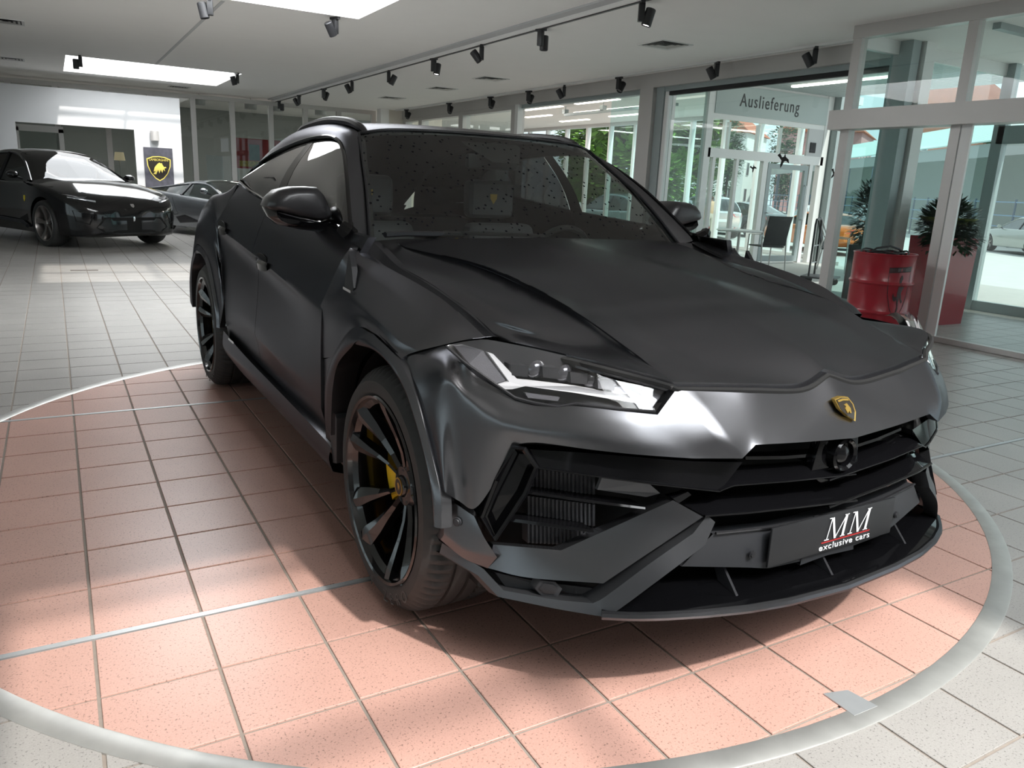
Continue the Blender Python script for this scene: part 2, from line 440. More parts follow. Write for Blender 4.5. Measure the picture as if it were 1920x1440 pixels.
# ceiling vents
def vent(p, sz, z):
    t = empty('ceiling_vent', (p[0], p[1], z))
    h = sz/2; b = MB()
    for a in range(4):
        M = Matrix.Rotation(a*PI/2, 4, 'Z')
        b.add([tuple(M@Vector(q)) for q in ((-h, -h, -.012), (h, -h, -.012), (h-.035, -h+.035, -.006), (-h+.035, -h+.035, -.006), (-h, -h, 0), (h, -h, 0))], [(0, 1, 2, 3), (0, 4, 5, 1)])
    b.build('frame', M_FRAMEL, t, smooth=False)
    MB().box((-h+.03, -h+.03, -.004), (h-.03, h-.03, -.001)).build('backing', M_DARK, t, smooth=False)
    for k in range(3):
        q = h-.05-k*.055; b = MB()
        for a in range(4):
            M = Matrix.Rotation(a*PI/2, 4, 'Z')
            b.add([tuple(M@Vector(r)) for r in ((-q, -q, -.010), (q, -q, -.010), (q-.03, -q+.03, -.004), (-q+.03, -q+.03, -.004))], [(0, 1, 2, 3)])
        b.build('louver', M_FRAME, t, smooth=False)
    return t
for px, py, lb in ((1247, 83.5, 'square ceiling air diffuser nearest the glass entrance'), (920, 147.5, 'square ceiling air diffuser second from the glass entrance'),
                   (829, 166, 'square ceiling air diffuser third from the glass entrance'), (735, 183.5, 'square ceiling air diffuser farthest along the right bay')):
    tag(vent(floor_at(px, py, H2), .5, H2), lb, 'vent', 'ceiling air diffusers')
for px, py, lb in ((10, 39, 'ceiling air diffuser at the upper left edge'), (20, 110, 'ceiling air diffuser above the white partition at far left'),
                   (336, 163, 'narrow ceiling diffuser behind the far skylight')):
    tag(vent(floor_at(px, py, H), .45, H), lb, 'vent', 'ceiling air diffusers')

# spotlights
def make_spot(lit):
    t = empty('spotlight', (0, 0, 0))
    MB().box((-.02, -.07, -.03), (.02, .07, 0)).build('adapter', M_TRACK, t, smooth=False)
    MB().box((-.028, -.035, -.19), (.028, .035, -.03)).build('gear_box', M_TRACK, t, bevel=.006)
    h = empty('head', (0, 0, -.13)); h.parent = t
    b = MB().lathe([(.0, 0), (.045, 0), (.05, .006), (.05, .15), (.046, .155), (.043, .145), (.0, .145)], 20)
    return t, h, b
def spot(p, z, lit, az, tilt, label, group='track spotlights'):
    t = empty('spotlight', (p[0], p[1], z))
    t.rotation_euler = (0, 0, az)
    MB().box((-.02, -.07, -.028), (.02, .07, 0)).build('adapter', M_TRACK, t, smooth=False)
    MB().box((-.03, -.032, -.19), (.03, .032, -.02)).build('gear_box', M_TRACK, t, bevel=.006)
    M = Matrix.Translation((.075, 0, -.14)) @ Matrix.Rotation(tilt, 4, 'Y') @ Matrix.Rotation(PI, 4, 'X')
    MB().lathe([(.0, -.075), (.044, -.075), (.05, -.068), (.05, .085), (.046, .09), (.041, .075), (.0, .075)], 20, M).build('head', M_TRACK, t)
    MB().lathe([(.0, .0755), (.040, .0755), (.040, .0765), (0, .0765)], 20, M).build('lens', M_LENS if lit else M_LENSD, t)
    return tag(t, label, 'spotlight', group)
SP1 = [(1222, 5, 1), (1040, 58, 0), (922, 87, 0), (827, 111, 1), (742, 134, 1), (675, 153, 0), (616, 167, 0), (573, 180, 0), (534, 190, 0)]
ordn = ['nearest', 'second', 'third', 'fourth', 'fifth', 'sixth', 'seventh', 'eighth', 'ninth']
for i, (px, py, lit) in enumerate(SP1):
    p = floor_at(px, py, H2); y_ = on_x(px, py, 5.18)[1] if False else p[1]
    spot((5.18, y_), H2, lit, (-.5, .4, 2.6, .3, -.3, 2.7, .5, 2.4, .2)[i], (.25, .0, .7, .2, .45, .5, .5, .6, .0)[i], ('lit ' if lit else '')+'black track spotlight, %s of the long ceiling track' % ordn[i])
SP2 = [(1567, 90, 2.4), (1383, 118, 2.7), (1207, 147, .2), (1093, 161, 2.6), (1033, 172, .4), (962, 183, .5), (877, 194, .6), (795, 206, .4)]
for i, (px, py, az) in enumerate(SP2):
    p = floor_at(px, py, H2)
    spot((8.13, p[1]), H2-.03, 0, az, .55, 'black spotlight, %s from the entrance along the glass facade' % ordn[i], 'facade spotlights')
spot(floor_at(393, -6, H), H, 0, 2.9, .2, 'black twin spotlight beside the nearest skylight corner', 'skylight spotlights')
spot(floor_at(628, 32, H), H, 0, 3.6, .6, 'grey-lit spotlight under the right edge of the nearest skylight', 'skylight spotlights')
spot(floor_at(150, 104, H), H, 0, 3.0, .0, 'black spotlight at the left corner of the far skylight', 'skylight spotlights')
spot(floor_at(444, 137, H), H, 0, 3.4, .3, 'black spotlight at the right corner of the far skylight', 'skylight spotlights')

# ================================================================== window walls
def bar(b, p, q, w, d=None):
    """axis aligned bar between two points, w = width in the wall plane, d = depth"""
    a = [min(p[i], q[i]) for i in range(3)]; c = [max(p[i], q[i]) for i in range(3)]
    return b.box(a, c)
def window_wall_x(name, y, xs, z0, z1, fw, fd, m, glass_m, rails=(), bottom=.08):
    """glazed wall in the plane y, mullions at xs"""
    w = MB().box((xs[0]-fw/2, y-fd/2, z1-.1), (xs[-1]+fw/2, y+fd/2, z1)).build(name, m, smooth=False); struct(w)
    for x in xs: MB().box((x-fw/2, y-fd/2, z0), (x+fw/2, y+fd/2, z1-.1)).build('mullion', m, w, smooth=False)
    for a, b in zip(xs[:-1], xs[1:]):
        MB().box((a+fw/2, y-.006, z0), (b-fw/2, y+.006, z1-.1)).build('pane', glass_m, w, smooth=False)
        for (r0, r1) in list(rails)+[(z0, z0+bottom)]:
            MB().box((a+fw/2, y-fd/2+.01, r0), (b-fw/2, y+fd/2-.01, r1)).build('rail', m, w, smooth=False)
    return w
def window_wall_y(name, x, ys, z0, z1, fw, fd, m, glass_m, rails=(), bottom=.08):
    w = MB().box((x-fd/2, ys[0]-fw/2, z1-.1), (x+fd/2, ys[-1]+fw/2, z1)).build(name, m, smooth=False); struct(w)
    for y in ys: MB().box((x-fd/2, y-fw/2, z0), (x+fd/2, y+fw/2, z1-.1)).build('mullion', m, w, smooth=False)
    for a, b in zip(ys[:-1], ys[1:]):
        MB().box((x-.006, a+fw/2, z0), (x+.006, b-fw/2, z1-.1)).build('pane', glass_m, w, smooth=False)
        for (r0, r1) in list(rails)+[(z0, z0+bottom)]:
            MB().box((x-fd/2+.01, a+fw/2, r0), (x+fd/2-.01, b-fw/2, r1)).build('rail', m, w, smooth=False)
    return w
# back wall, y = 20
window_wall_x('window_1', 20.0, [-2.5, -1.6, -.69, .22, 1.26, 2.2, 3.17, 4.1, 5.06, 5.96, 6.87, 7.85], 0, H2, .12, .12, M_FRAME, M_GLASSD)
# room behind the back glass
back = struct(MB().box((-9, 27.0, -.1), (16, 27.2, 3.4)).build('wall_back_room', mat('back_room_wall', (.30, .31, .30), .8), smooth=False))
struct(MB().box((-9, 20.25, 3.3), (8.5, 27, 3.4)).build('ceiling_back_room', M_CEIL, smooth=False))
struct(MB().box((-9, 20.2, -.1), (16, 27, -.002)).build('floor_back_room', M_TGREY, smooth=False))
# glazed door seen through the opening of the partition
dr = MB(); d0, d1 = on_y(36, 300, 19.9)[0], on_y(119, 300, 19.9)[0]
for a in (d0, d1): dr.box((a-.05, 19.86, 0), (a+.05, 19.94, 2.1))
dr.box((d0-.05, 19.86, 2.02), (d1+.05, 19.94, 2.16)); dr.box((d0, 19.87, 0), (d1, 19.93, .12))
dr = struct(dr.build('door_1', M_FRAMEL, smooth=False))
MB().box((d0+.05, 19.89, .12), (d1-.05, 19.91, 2.02)).build('pane', M_GLASSD, dr, smooth=False)
# partition wall with opening
WY = 18.5; ox0, ox1 = on_y(28, 228, WY)[0], on_y(251, 240, WY)[0]; wx1 = on_y(336, 184, WY)[0]; oz = 2.15; wz = 2.9
pw = MB().box((-9, WY, 0), (ox0, WY+.14, wz)).box((ox1, WY, 0), (wx1, WY+.14, wz)).box((ox0, WY, oz), (ox1, WY+.14, wz))
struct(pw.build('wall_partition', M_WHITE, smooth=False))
# cream end wall and left, front walls of the hall
struct(MB().box((7.92, 19.2, 0), (on_y(829, 220, 19.2)[0], 19.35, H2)).build('wall_cream', M_CREAM, smooth=False))
struct(MB().box((7.72, 19.05, 0), (7.95, 19.35, H2)).build('column', M_CEIL, smooth=False))
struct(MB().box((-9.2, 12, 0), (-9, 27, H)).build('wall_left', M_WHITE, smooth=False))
window_wall_y('added_window_8', -9.0, [-7+k*1.9 for k in range(11)], 0, H, .1, .14, M_FRAME, M_GLASS)  # unseen glazing, added so daylight from the left brightens the car's side
# wall behind the camera
struct(MB().box((-9, -7.1, 0), (8.5, -6.95, H2)).build('wall_front', mat('front_wall_paint', (.34, .33, .32), .8), smooth=False))
# right facade: window_3 far part, open bay, near part
window_wall_y('window_3', FX, [13.1, 15.6, 18.0, 19.1], 0, 2.95, .22, .2, M_FRAME, M_GLASS)
hd = struct(MB().box((FX-.12, 4.30, 2.93), (FX+.14, 19.3, H2)).build('trim_5', M_FRAME, smooth=False))
struct(MB().box((FX-.05, 4.36, 2.86), (FX+.08, 13.0, 2.93)).build('trim_6', M_FRAMEC, smooth=False))
post = MB().box((FX-.12, 8.62, 0), (FX+.12, 8.95, 2.93)); struct(post.build('column', M_FRAME, smooth=False))
b = MB().box((FX-.06, 8.42, 0), (FX+.0, 8.60, 2.93)); struct(b.build('trim_7', M_FRAMEC, smooth=False))
b = MB().box((FX-.04, 8.33, 0), (FX+.04, 8.41, 2.9)); struct(b.build('trim_8', M_FRAMEL, smooth=False))
p2 = MB().box((FX-.14, 12.86, 0), (FX-.02, 12.98, 2.93)); struct(p2.build('trim_9', M_FRAMEL, smooth=False))
w4 = struct(MB().box((FX-.03, 4.4, 2.80), (FX+.03, 8.33, 2.86)).build('window_4', M_DARK, smooth=False))
MB().box((FX-.006, 4.4, .06), (FX+.006, 6.35, 2.8)).build('pane', M_GLASS, w4, smooth=False)
MB().box((FX-.006, 6.35, .06), (FX+.006, 8.33, 2.8)).build('pane', M_GLASS, w4, smooth=False)
MB().box((FX-.04, 4.4, 0), (FX+.04, 8.33, .06)).build('rail', M_FRAMEL, w4, smooth=False)
# black cut-out birds stuck on the panes
M_BIRD = mat('black_film', (.008, .008, .009), .5)
def bird(px, py, x, w, rot, label):
    c = on_x(px, py, x)
    pts = [(-.50, .30), (-.30, .42), (-.10, .16), (.05, .20), (.12, .40), (.20, .18), (.45, .02), (.52, -.22), (.25, -.06), (.10, -.10), (-.02, -.34), (-.14, -.50), (-.18, -.28), (-.12, -.05), (-.28, .12)]
    ca, sa = math.cos(rot), math.sin(rot)
    P = [(0, -(ca*a-sa*q)*w, (sa*a+ca*q)*w) for a, q in pts]
    o = MB().prism(P, (-.002, 0, 0)).build('bird_decal', M_BIRD, smooth=False); o.location = (x-.008, c[1], c[2])
    return tag(o, label, 'bird decal', 'black bird silhouettes on the glass')
bird(1469, 300, FX, .21, 0, 'black flying bird silhouette on the glass above the far glazed door')
bird(1413, 316, FX, .12, .3, 'small black bird silhouette on the glass left of the glazed door')
bird(1565, 326, FX, .13, -.3, 'black bird silhouette beside the entrance frame post')

# entrance: sliding door unit standing in front of the facade, x = 7.62
EX = 7.62; yl, yr, yend = 4.28, 3.03, -3.6
b = MB()
b.box((EX-.05, yl-.05, 0), (EX+.05, yl+.06, H2)); b.box((EX-.05, yr-.05, 0), (EX+.05, yr+.05, H2)); b.box((EX-.05, yend, 0), (EX+.05, yend+.1, H2))
b.box((EX-.06, yend, H2-.13), (EX+.06, yl+.06, H2)); b.box((EX-.05, .45, 2.2), (EX+.05, .55, H2))
d2 = struct(b.build('door_2', M_FRAME, smooth=False))
MB().box((EX-.16, yend, 2.08), (EX+.06, 4.43, 2.28)).build('operator_beam', M_FRAME, d2, smooth=False)
MB().box((EX-.006, yr+.05, 2.28), (EX+.006, yl-.05, H2-.13)).build('pane', M_GLASS, d2, smooth=False)
MB().box((EX-.006, .55, 2.28), (EX+.006, yr-.05, H2-.13)).build('pane', M_GLASS, d2, smooth=False)
MB().box((EX-.006, yr+.05, .06), (EX+.006, yl-.05, 2.08)).build('pane', M_GLASS, d2, smooth=False)
MB().box((EX-.03, yr+.05, 0), (EX+.03, yl-.05, .07)).build('rail', M_FRAME, d2, smooth=False)
MB().box((EX-.045, yr-.16, .05), (EX-.015, yr-.06, 2.08)).build('leaf_stile', M_FRAMEL, d2, smooth=False)
MB().box((EX-.036, yend, .05), (EX-.024, yr-.16, 2.08)).build('pane', M_GLASS, d2, smooth=False)
MB().box((EX-.06, yend, .004), (EX+.02, yr-.03, .055)).build('leaf_rail', M_FRAME, d2, smooth=False)
# vestibule beyond the sliding door
struct(MB().box((EX+.06, -3.6, -.1), (10.7, 4.4, -.0005)).build('floor_vestibule', M_GROUT, smooth=False))
vt = MB(); 
for i in range(10):
    for j in range(26):
        x0, y0 = EX+.08+i*.3, 4.3-(j+1)*.3
        vt.box((x0+.003, y0+.003, -.0005), (x0+.297, y0+.297, .003))
vt = vt.build('vestibule_tiles', M_TGREY, bpy.data.objects['floor_vestibule'], smooth=False); vt['kind'] = 'stuff'
struct(MB().box((EX+.06, -3.6, H2-.06), (10.7, 4.4, H2+.2)).build('ceiling_vestibule', M_CEIL, smooth=False))
VX = 10.55
b = MB().box((VX-.06, 4.22, 0), (VX+.06, 4.36, H2-.06)); b.box((VX-.06, -3.6, 2.12), (VX+.08, 4.3, 2.34)); b.box((VX-.05, 1.9, 0), (VX+.05, 2.0, H2-.06)); b.box((VX-.05, -3.6, 0), (VX+.05, 4.3, .13))
d3 = struct(b.build('door_3', M_FRAMEC, smooth=False))
MB().box((VX-.006, 2.0, .13), (VX+.006, 4.22, 2.12)).build('pane', M_GLASS, d3, smooth=False)
MB().box((VX-.006, 2.0, 2.34), (VX+.006, 4.22, H2-.06)).build('pane', M_GLASS, d3, smooth=False)
MB().box((VX-.006, -3.5, .13), (VX+.006, 1.9, 2.12)).build('pane', M_GLASS, d3, smooth=False)
w5 = struct(MB().box((EX+.06, 4.32, H2-.2), (VX, 4.40, H2-.06)).build('window_5', M_FRAMEL, smooth=False))
MB().box((EX+.06, 4.355, .1), (FX-.2, 4.367, H2-.2)).build('pane', M_GLASST, w5, smooth=False)
MB().box((FX+.2, 4.355, .1), (VX-.06, 4.367, H2-.2)).build('pane', M_GLASST, w5, smooth=False)
MB().box((EX+.06, 4.33, 0), (VX, 4.39, .1)).build('rail', M_FRAMEL, w5, smooth=False)
cg = struct(MB().box((FX-.16, 4.16, 0), (FX-.02, 4.42, H2)).build('column', M_FRAMEC, smooth=False))
struct(MB().box((FX+.02, 4.12, 0), (FX+.20, 4.42, H2)).build('column', M_FRAMEL, smooth=False))
for k, yy in enumerate((3.1, 2.4, 1.7)):
    MB().box((EX+.5, yy, H2-.12), (10.4, yy+.08, H2-.06)).build('ceiling_rail', M_FRAMEC, bpy.data.objects['ceiling_vestibule'], smooth=False)

# terrace under the canopy and the delivery hall beyond
ter = struct(MB().box((FX+.12, 4.42, -.1), (14.3, 10, -.004)).build('floor_terrace', mat('terrace_slab', (.46, .45, .43), .8, noise=(3, .06)), smooth=False))
can = struct(MB().box((FX+.14, 4.42, 3.46), (14.3, 9.96, 3.6)).build('ceiling_canopy', M_FRAMEC, smooth=False))
sl = MB(); x = FX+.2
while x < 14.2: sl.box((x, 4.45, 3.40), (x+.075, 9.9, 3.46)); x += .1
sl = sl.build('canopy_slats', mat('slat_grey', (.42, .47, .47), .5, .2), can, smooth=False); sl['kind'] = 'stuff'
a = floor_at(1487, 162, 3.39); c = floor_at(1605, 147, 3.39)
MB().box((a[0]-.05, c[1]-1.2, 3.37), (a[0]+.05, a[1], 3.40)).build('strip_lamp', M_LAMP, can, smooth=False)
# sign wall, y = 10
SW = 10.0
b = MB(); xl, xr = 10.9, 14.15
b.box((xl-.10, SW-.06, 0), (xl+.06, SW+.06, 3.46)); b.box((xr-.08, SW-.06, 0), (xr+.10, SW+.06, 3.46)); b.box((xl, SW-.05, 3.36), (xr, SW+.05, 3.46))
b.box((xl, SW-.05, 2.74), (xr, SW+.05, 2.83)); b.box((xl, SW-.06, 2.03), (xr, SW+.06, 2.2)); b.box((12.42, SW-.05, 0), (12.55, SW+.05, 2.03)); b.box((13.78, SW-.05, 0), (13.88, SW+.05, 2.03))
for x in (11.1, 11.72): b.box((x-.035, SW-.04, 0), (x+.035, SW+.04, 2.03))
for x in (11.75, 12.55, 13.2): b.box((x-.03, SW+.3, 2.2), (x+.03, SW+.36, 2.74))
d4 = struct(b.build('door_4', M_FRAMEL, smooth=False))
MB().box((xl, SW-.006, .05), (12.42, SW+.006, 2.03)).build('pane', M_GLASS, d4, smooth=False)
MB().box((xl, SW-.006, 2.2), (13.6, SW+.006, 2.74)).build('pane', M_GLASS, d4, smooth=False)
lf = MB().box((12.58, SW-.04, .03), (12.68, SW+.02, 2.0)).box((13.66, SW-.04, .03), (13.76, SW+.02, 2.0)).box((12.68, SW-.04, 1.9), (13.66, SW+.02, 2.0)).box((12.68, SW-.04, .03), (13.66, SW+.02, .15))
lf.build('leaf', M_FRAMEC, d4, smooth=False)
MB().box((12.68, SW-.012, .15), (13.66, SW-.002, 1.9)).build('pane', M_GLASS, d4, smooth=False)
MB().tube([(12.66, SW-.05, 1.02), (12.66, SW-.10, 1.02), (12.80, SW-.10, 1.02)], .012).build('door_handle', M_STEEL, d4)
MB().tube([(13.70, SW-.05, 1.6), (13.70, SW-.09, 1.6), (13.70, SW-.09, .9), (13.70, SW-.05, .9)], .014).build('pull_bar', M_STEEL, d4)
MB().box((13.62, SW-.05, 2.2), (14.07, SW+.0, 2.74)).build('panel', M_WHITE, d4, smooth=False)
MB().box((13.7, SW-.07, 2.27), (13.86, SW-.05, 2.47)).build('control_box', M_DARK, d4, smooth=False)
struct(MB().box((xr+.12, SW-.22, -.1), (xr+.42, SW+.08, 3.46)).build('column', M_FRAMEC, smooth=False))
sg = tag(MB().box((xl+.06, SW-.075, 2.83), (xr-.08, SW-.055, 3.36)).build('sign_panel', mat('sign_grey', (.40, .46, .45), .35), smooth=False), 'grey sign panel above the glazed door reading Auslieferung', 'sign')
def text(name, s, size, loc, rot, m, parent=None, extrude=.003, align='CENTER', sx=1.0, shear=0.0, spacing=1.0):
    c = bpy.data.curves.new(name, 'FONT'); c.body = s; c.size = size; c.extrude = extrude; c.align_x = align; c.align_y = 'CENTER'; c.shear = shear; c.space_character = spacing; c.resolution_u = 4
    o = bpy.data.objects.new(name, c); COL.objects.link(o); bpy.context.view_layer.update()
    me = bpy.data.meshes.new_from_object(o.evaluated_get(bpy.context.evaluated_depsgraph_get())); bpy.data.objects.remove(o); bpy.data.curves.remove(c)
    me.transform(Matrix.Diagonal((sx, 1, 1, 1))); me.name = name
    n = bpy.data.objects.new(name, me); COL.objects.link(n); me.materials.clear(); me.materials.append(m); n.location = loc; n.rotation_euler = rot
    if parent is not None: n.parent = parent
    return n
M_BLACK = mat('sign_black', (.02, .022, .024), .5)
tA, tB = on_y(1388, 193, SW-.08), on_y(1499, 204, SW-.08)
tt = text('lettering', 'Auslieferung', .30, ((tA[0]+tB[0])/2, SW-.078, (tA[2]+tB[2])/2+.03), (PI/2, 0, 0), M_BLACK, sg, sx=1.0, spacing=1.18)
wd = max(v.co.x for v in tt.data.vertices)-min(v.co.x for v in tt.data.vertices); tt.scale = ((tB[0]-tA[0])/wd, 1.12, 1)
# glass between facade and sign wall
w6 = struct(MB().box((FX+.1, SW-.05, 3.30), (xl-.1, SW+.05, 3.46)).build('window_6', M_FRAMEC, smooth=False))
MB().box((FX+.1, SW-.006, .05), (xl-.1, SW+.006, 3.3)).build('pane', M_GLASST, w6, smooth=False)
MB().box((9.95, SW-.03, 0), (10.02, SW+.03, 3.3)).build('mullion', M_FRAMEL, w6, smooth=False)
# delivery hall: floor, ceiling, far walls
struct(MB().box((FX+.12, 10.0, -.1), (15.2, 26.9, -.003)).build('floor_hall', M_TGREY, smooth=False))
hc = struct(MB().box((FX+.14, 10.05, 3.34), (15.3, 26.9, 3.5)).build('ceiling_hall', mat('hall_ceiling', (.82, .78, .75), .8), smooth=False))
for (pa, pb) in (((1080, 195), (1160, 186)), ((1082, 212), (1160, 203)), ((985, 207), (1052, 199)), ((985, 220), (1035, 216)), ((1050, 228), (1105, 224)), ((1148, 219), (1200, 213)), ((1165, 204), (1212, 198))):
    a, c = floor_at(*pa, 3.33), floor_at(*pb, 3.33); xm = (a[0]+c[0])/2
    MB().box((xm-.06, min(a[1], c[1]), 3.32), (xm+.06, max(a[1], c[1]), 3.34)).build('linear_lamp', M_LAMP, hc, smooth=False)
for k in range(3): area('hall_lamp_light', (11.9, 12.5+k*4.2, 3.28), (0, 0, -1), 4.5, .5, 150, (1, .95, .9))
for k in range(3): area('back_room_light', (k*4.0, 23.2, 3.2), (0, 0, -1), 2.5, 1.2, 45, (1, .97, .93))
window_wall_y('window_7', 15.2, [10.3+k*1.23 for k in range(14)], 0, 3.34, .09, .14, M_FRAMEL, M_GLASS)
struct(MB().box((FX+.14, 26.6, 0), (15.2, 26.8, 3.34)).build('wall_hall_end', mat('hall_end_wall', (.42, .45, .45), .7), smooth=False))
# suspended rail in the hall
rl = empty('suspended_rail', (0, 0, 0)); a, c = on_x(1060, 212, 11.5), on_x(1212, 205, 11.5)
zz = (a[2]+c[2])/2
MB().box((11.46, c[1]-1, zz-.03), (11.54, a[1], zz+.03)).build('rail', M_FRAMEC, rl, smooth=False)
for k in range(3):
    yy = c[1]+(a[1]-c[1])*k/2
    MB().cyl((11.5, yy, zz+.03), (11.5, yy, 3.34), .012, 8).build('hanger', M_FRAMEC, rl)
    MB().box((11.44, yy-.06, zz+.03), (11.56, yy+.06, zz+.13)).build('clamp', M_FRAMEC, rl, smooth=False)
tag(rl, 'grey rail hanging below the ceiling of the delivery hall', 'rail')
# ================================================================== the dark satin SUV on the turntable
# car frame: x forward from the front axle, y to the car's left, z up
CA = -1.55769; CO = np.array([1.816134, .459398, 0.0])
CRM = np.array([[math.cos(CA), -math.sin(CA), 0], [math.sin(CA), math.cos(CA), 0], [0, 0, 1]])
CAMC = CRM.T@(CAM-CO)
def rayc(px, py): return CRM.T@ray(px, py)
def Y(px, py, y):
    d = rayc(px, py); return CAMC + d*((y-CAMC[1])/d[1])
def X(px, py, x):
    d = rayc(px, py); return CAMC + d*((x-CAMC[0])/d[0])
def Z(px, py, z):
    d = rayc(px, py); return CAMC + d*((z-CAMC[2])/d[2])
BY = [0, .12, .26, .385, .5, .6, .7, .8, .88, .93, .97, .99, 1.01, 1.05]
BX = [.90, .898, .892, .878, .845, .80, .735, .645, .555, .49, .42, .37, .28, .0]
def F(px, py, off=0.0):
    """point of the front: where the pixel's ray meets the bumper's plan curve moved by off in x"""
    d = rayc(px, py); lo, hi = .2, 5.0
    g = lambda t: (CAMC+d*t)[0]-(np.interp(abs((CAMC+d*t)[1]), BY, BX)+off)
    t = .5
    while t < 5:
        if g(t) < 0: hi = t; lo = t-.05; break
        t += .05
    for _ in range(40):
        m_ = (lo+hi)/2
        if g(m_) > 0: lo = m_
        else: hi = m_
    return CAMC+d*hi

M_PAINT = mat('satin_graphite', (.14, .141, .15), .27, .95, noise=(900, .05))
M_PAINT.node_tree.nodes['Principled BSDF'].inputs['Specular Tint'].default_value = (.50, .50, .52, 1)
M_GLOSS = mat('gloss_black', (.003, .003, .0035), .07, 0, spec=.30)
M_SATB = mat('satin_black', (.016, .016, .018), .42, spec=.35)
M_PLAS = mat('dark_plastic', (.024, .025, .028), .5, spec=.35)
M_VOID = mat('black_void', (.004, .004, .004), .9)
M_TYRE = mat('tyre_rubber', (.026, .0255, .025), .68, noise=(40, .2))
M_RIM = mat('gloss_black_rim', (.005, .005, .006), .12, 0, coat=.5)
M_YEL = mat('yellow_caliper', (.75, .46, .01), .4)
M_DISC = mat('brake_disc', (.16, .16, .165), .35, .9)
M_GOLD = mat('gold', (.72, .48, .12), .3, .9)
M_BADGE = mat('badge_black', (.02, .016, .012), .3)
M_WS = glass('windscreen_glass', (.60, .65, .62), refl=1.1, dots=True)
M_TINT = glass('privacy_glass', (.045, .045, .047), refl=1.5)
M_TINTF = glass('front_door_glass', (.42, .46, .45), refl=1.6)
M_SEAT = mat('anthracite_leather', (.11, .11, .12), .6, bump=(120, .3))
M_DASH = mat('dash_black', (.02, .021, .022), .6)
M_CHROME = mat('chrome', (.75, .75, .76), .12, 1.0)
M_DRL = mat('drl_white', (.58, .58, .59), .4, emit=(1, 1, 1), estr=.04)
M_LAMPD = mat('lamp_dark', (.05, .05, .053), .3, .4)
M_REFL = mat('lamp_reflector', (.11, .11, .12), .5, .3, bump=(600, .5))
M_HGL = glass('headlamp_cover', (.93, .93, .94), refl=1.6)
M_PLATE = mat('plate_black', (.016, .0165, .018), .4, spec=.4)
M_WHITEP = mat('print_white', (.85, .85, .86), .4)
M_REDP = mat('print_red', (.45, .02, .02), .4)

U = empty('dark_suv', CO, CA)
tag(U, 'satin graphite luxury SUV with black wheels on the round turntable', 'car')
def both(fn, name, m, **k):
    """fn() gives the right-hand piece (y<0); a mirrored copy is the left-hand one"""
    r = fn(); l = r.copy().mirror()
    return r.build(name, m, U, **k), l.build(name, m, U, **k)
def mir(p): return np.array([p[0], -p[1], p[2]])
def halfnet(cols):
    """columns listed from y=0 outward on the right side -> full-width net columns"""
    L = [[mir(p) for p in c] for c in cols[:0:-1]]
    return L+cols
def T(cols): return [list(r) for r in zip(*cols)]

# ---------------------------------------------------------------- bonnet
def hood():
    c0 = [(-.67, 0, 1.122), (-.40, 0, 1.100), (-.05, 0, 1.062), (.25, 0, 1.014), (.50, 0, .961), (.68, 0, .917), F(1549, 694, -.112)]
    c1 = [(-.672, -.05, 1.121), (-.40, -.09, 1.099), (-.05, -.14, 1.060), (.25, -.18, 1.010), (.50, -.185, .955), (.68, -.155, .907), F(1501, 721, -.094)]
    c2 = [(-.675, -.10, 1.119), (-.40, -.165, 1.087), (-.05, -.27, 1.042), (.25, -.357, .988), (.50, -.40, .940), (.66, -.37, .896), F(1400, 721, -.090)]
    c3 = [(-.69, -.66, 1.110), Z(760, 463, 1.091), Z(887, 493, 1.064), Z(975, 528, 1.030), Z(1082, 586, .985), Z(1180, 655, .921), F(1267, 719, -.088)]
    c4 = [(-.70, -.70, 1.106), Z(765, 468, 1.083), Z(882, 500, 1.050), Z(968, 537, 1.013), Z(1074, 592, .972), Z(1160, 652, .917), F(1235, 708, -.096)]
    c5 = [(-.715, -.74, 1.101), Y(752, 482, -.745), Y(840, 522, -.725), Y(915, 564, -.705), Y(985, 610, -.68), Y(1055, 646, -.635), F(1090, 671, -.115)]
    c6 = [Y(700, 452, -.795), Y(745, 496, -.795), Y(797, 527, -.785), Y(840, 556, -.775), Y(880, 586, -.765), Y(912, 614, -.75), Y(934, 637, -.735)]
    cols = [[np.array(p, float) for p in c] for c in (c0, c1, c2, c3, c4, c5, c6)]
    G = net(T(halfnet(cols)), 7, 7, (), (6, 3, 9, 4, 8))
    global HOOD_G; HOOD_G = G
    return panel(G, .03, (0, 0, -1), .007)
hood().build('bonnet', M_PAINT, U, angle=40)
MB().tube([p+np.array([.007, 0, -.014]) for p in HOOD_G[-1]], .008, 6).build('bonnet_gap_shade', M_VOID, U)  # black tube stands in for the shade in the bonnet's front gap
both(lambda: MB().tube([r[-1]+np.array([0, -.003, -.008]) for r in HOOD_G], .005, 6), 'bonnet_gap_shade', M_VOID)  # same painted-in gap shade along both side seams
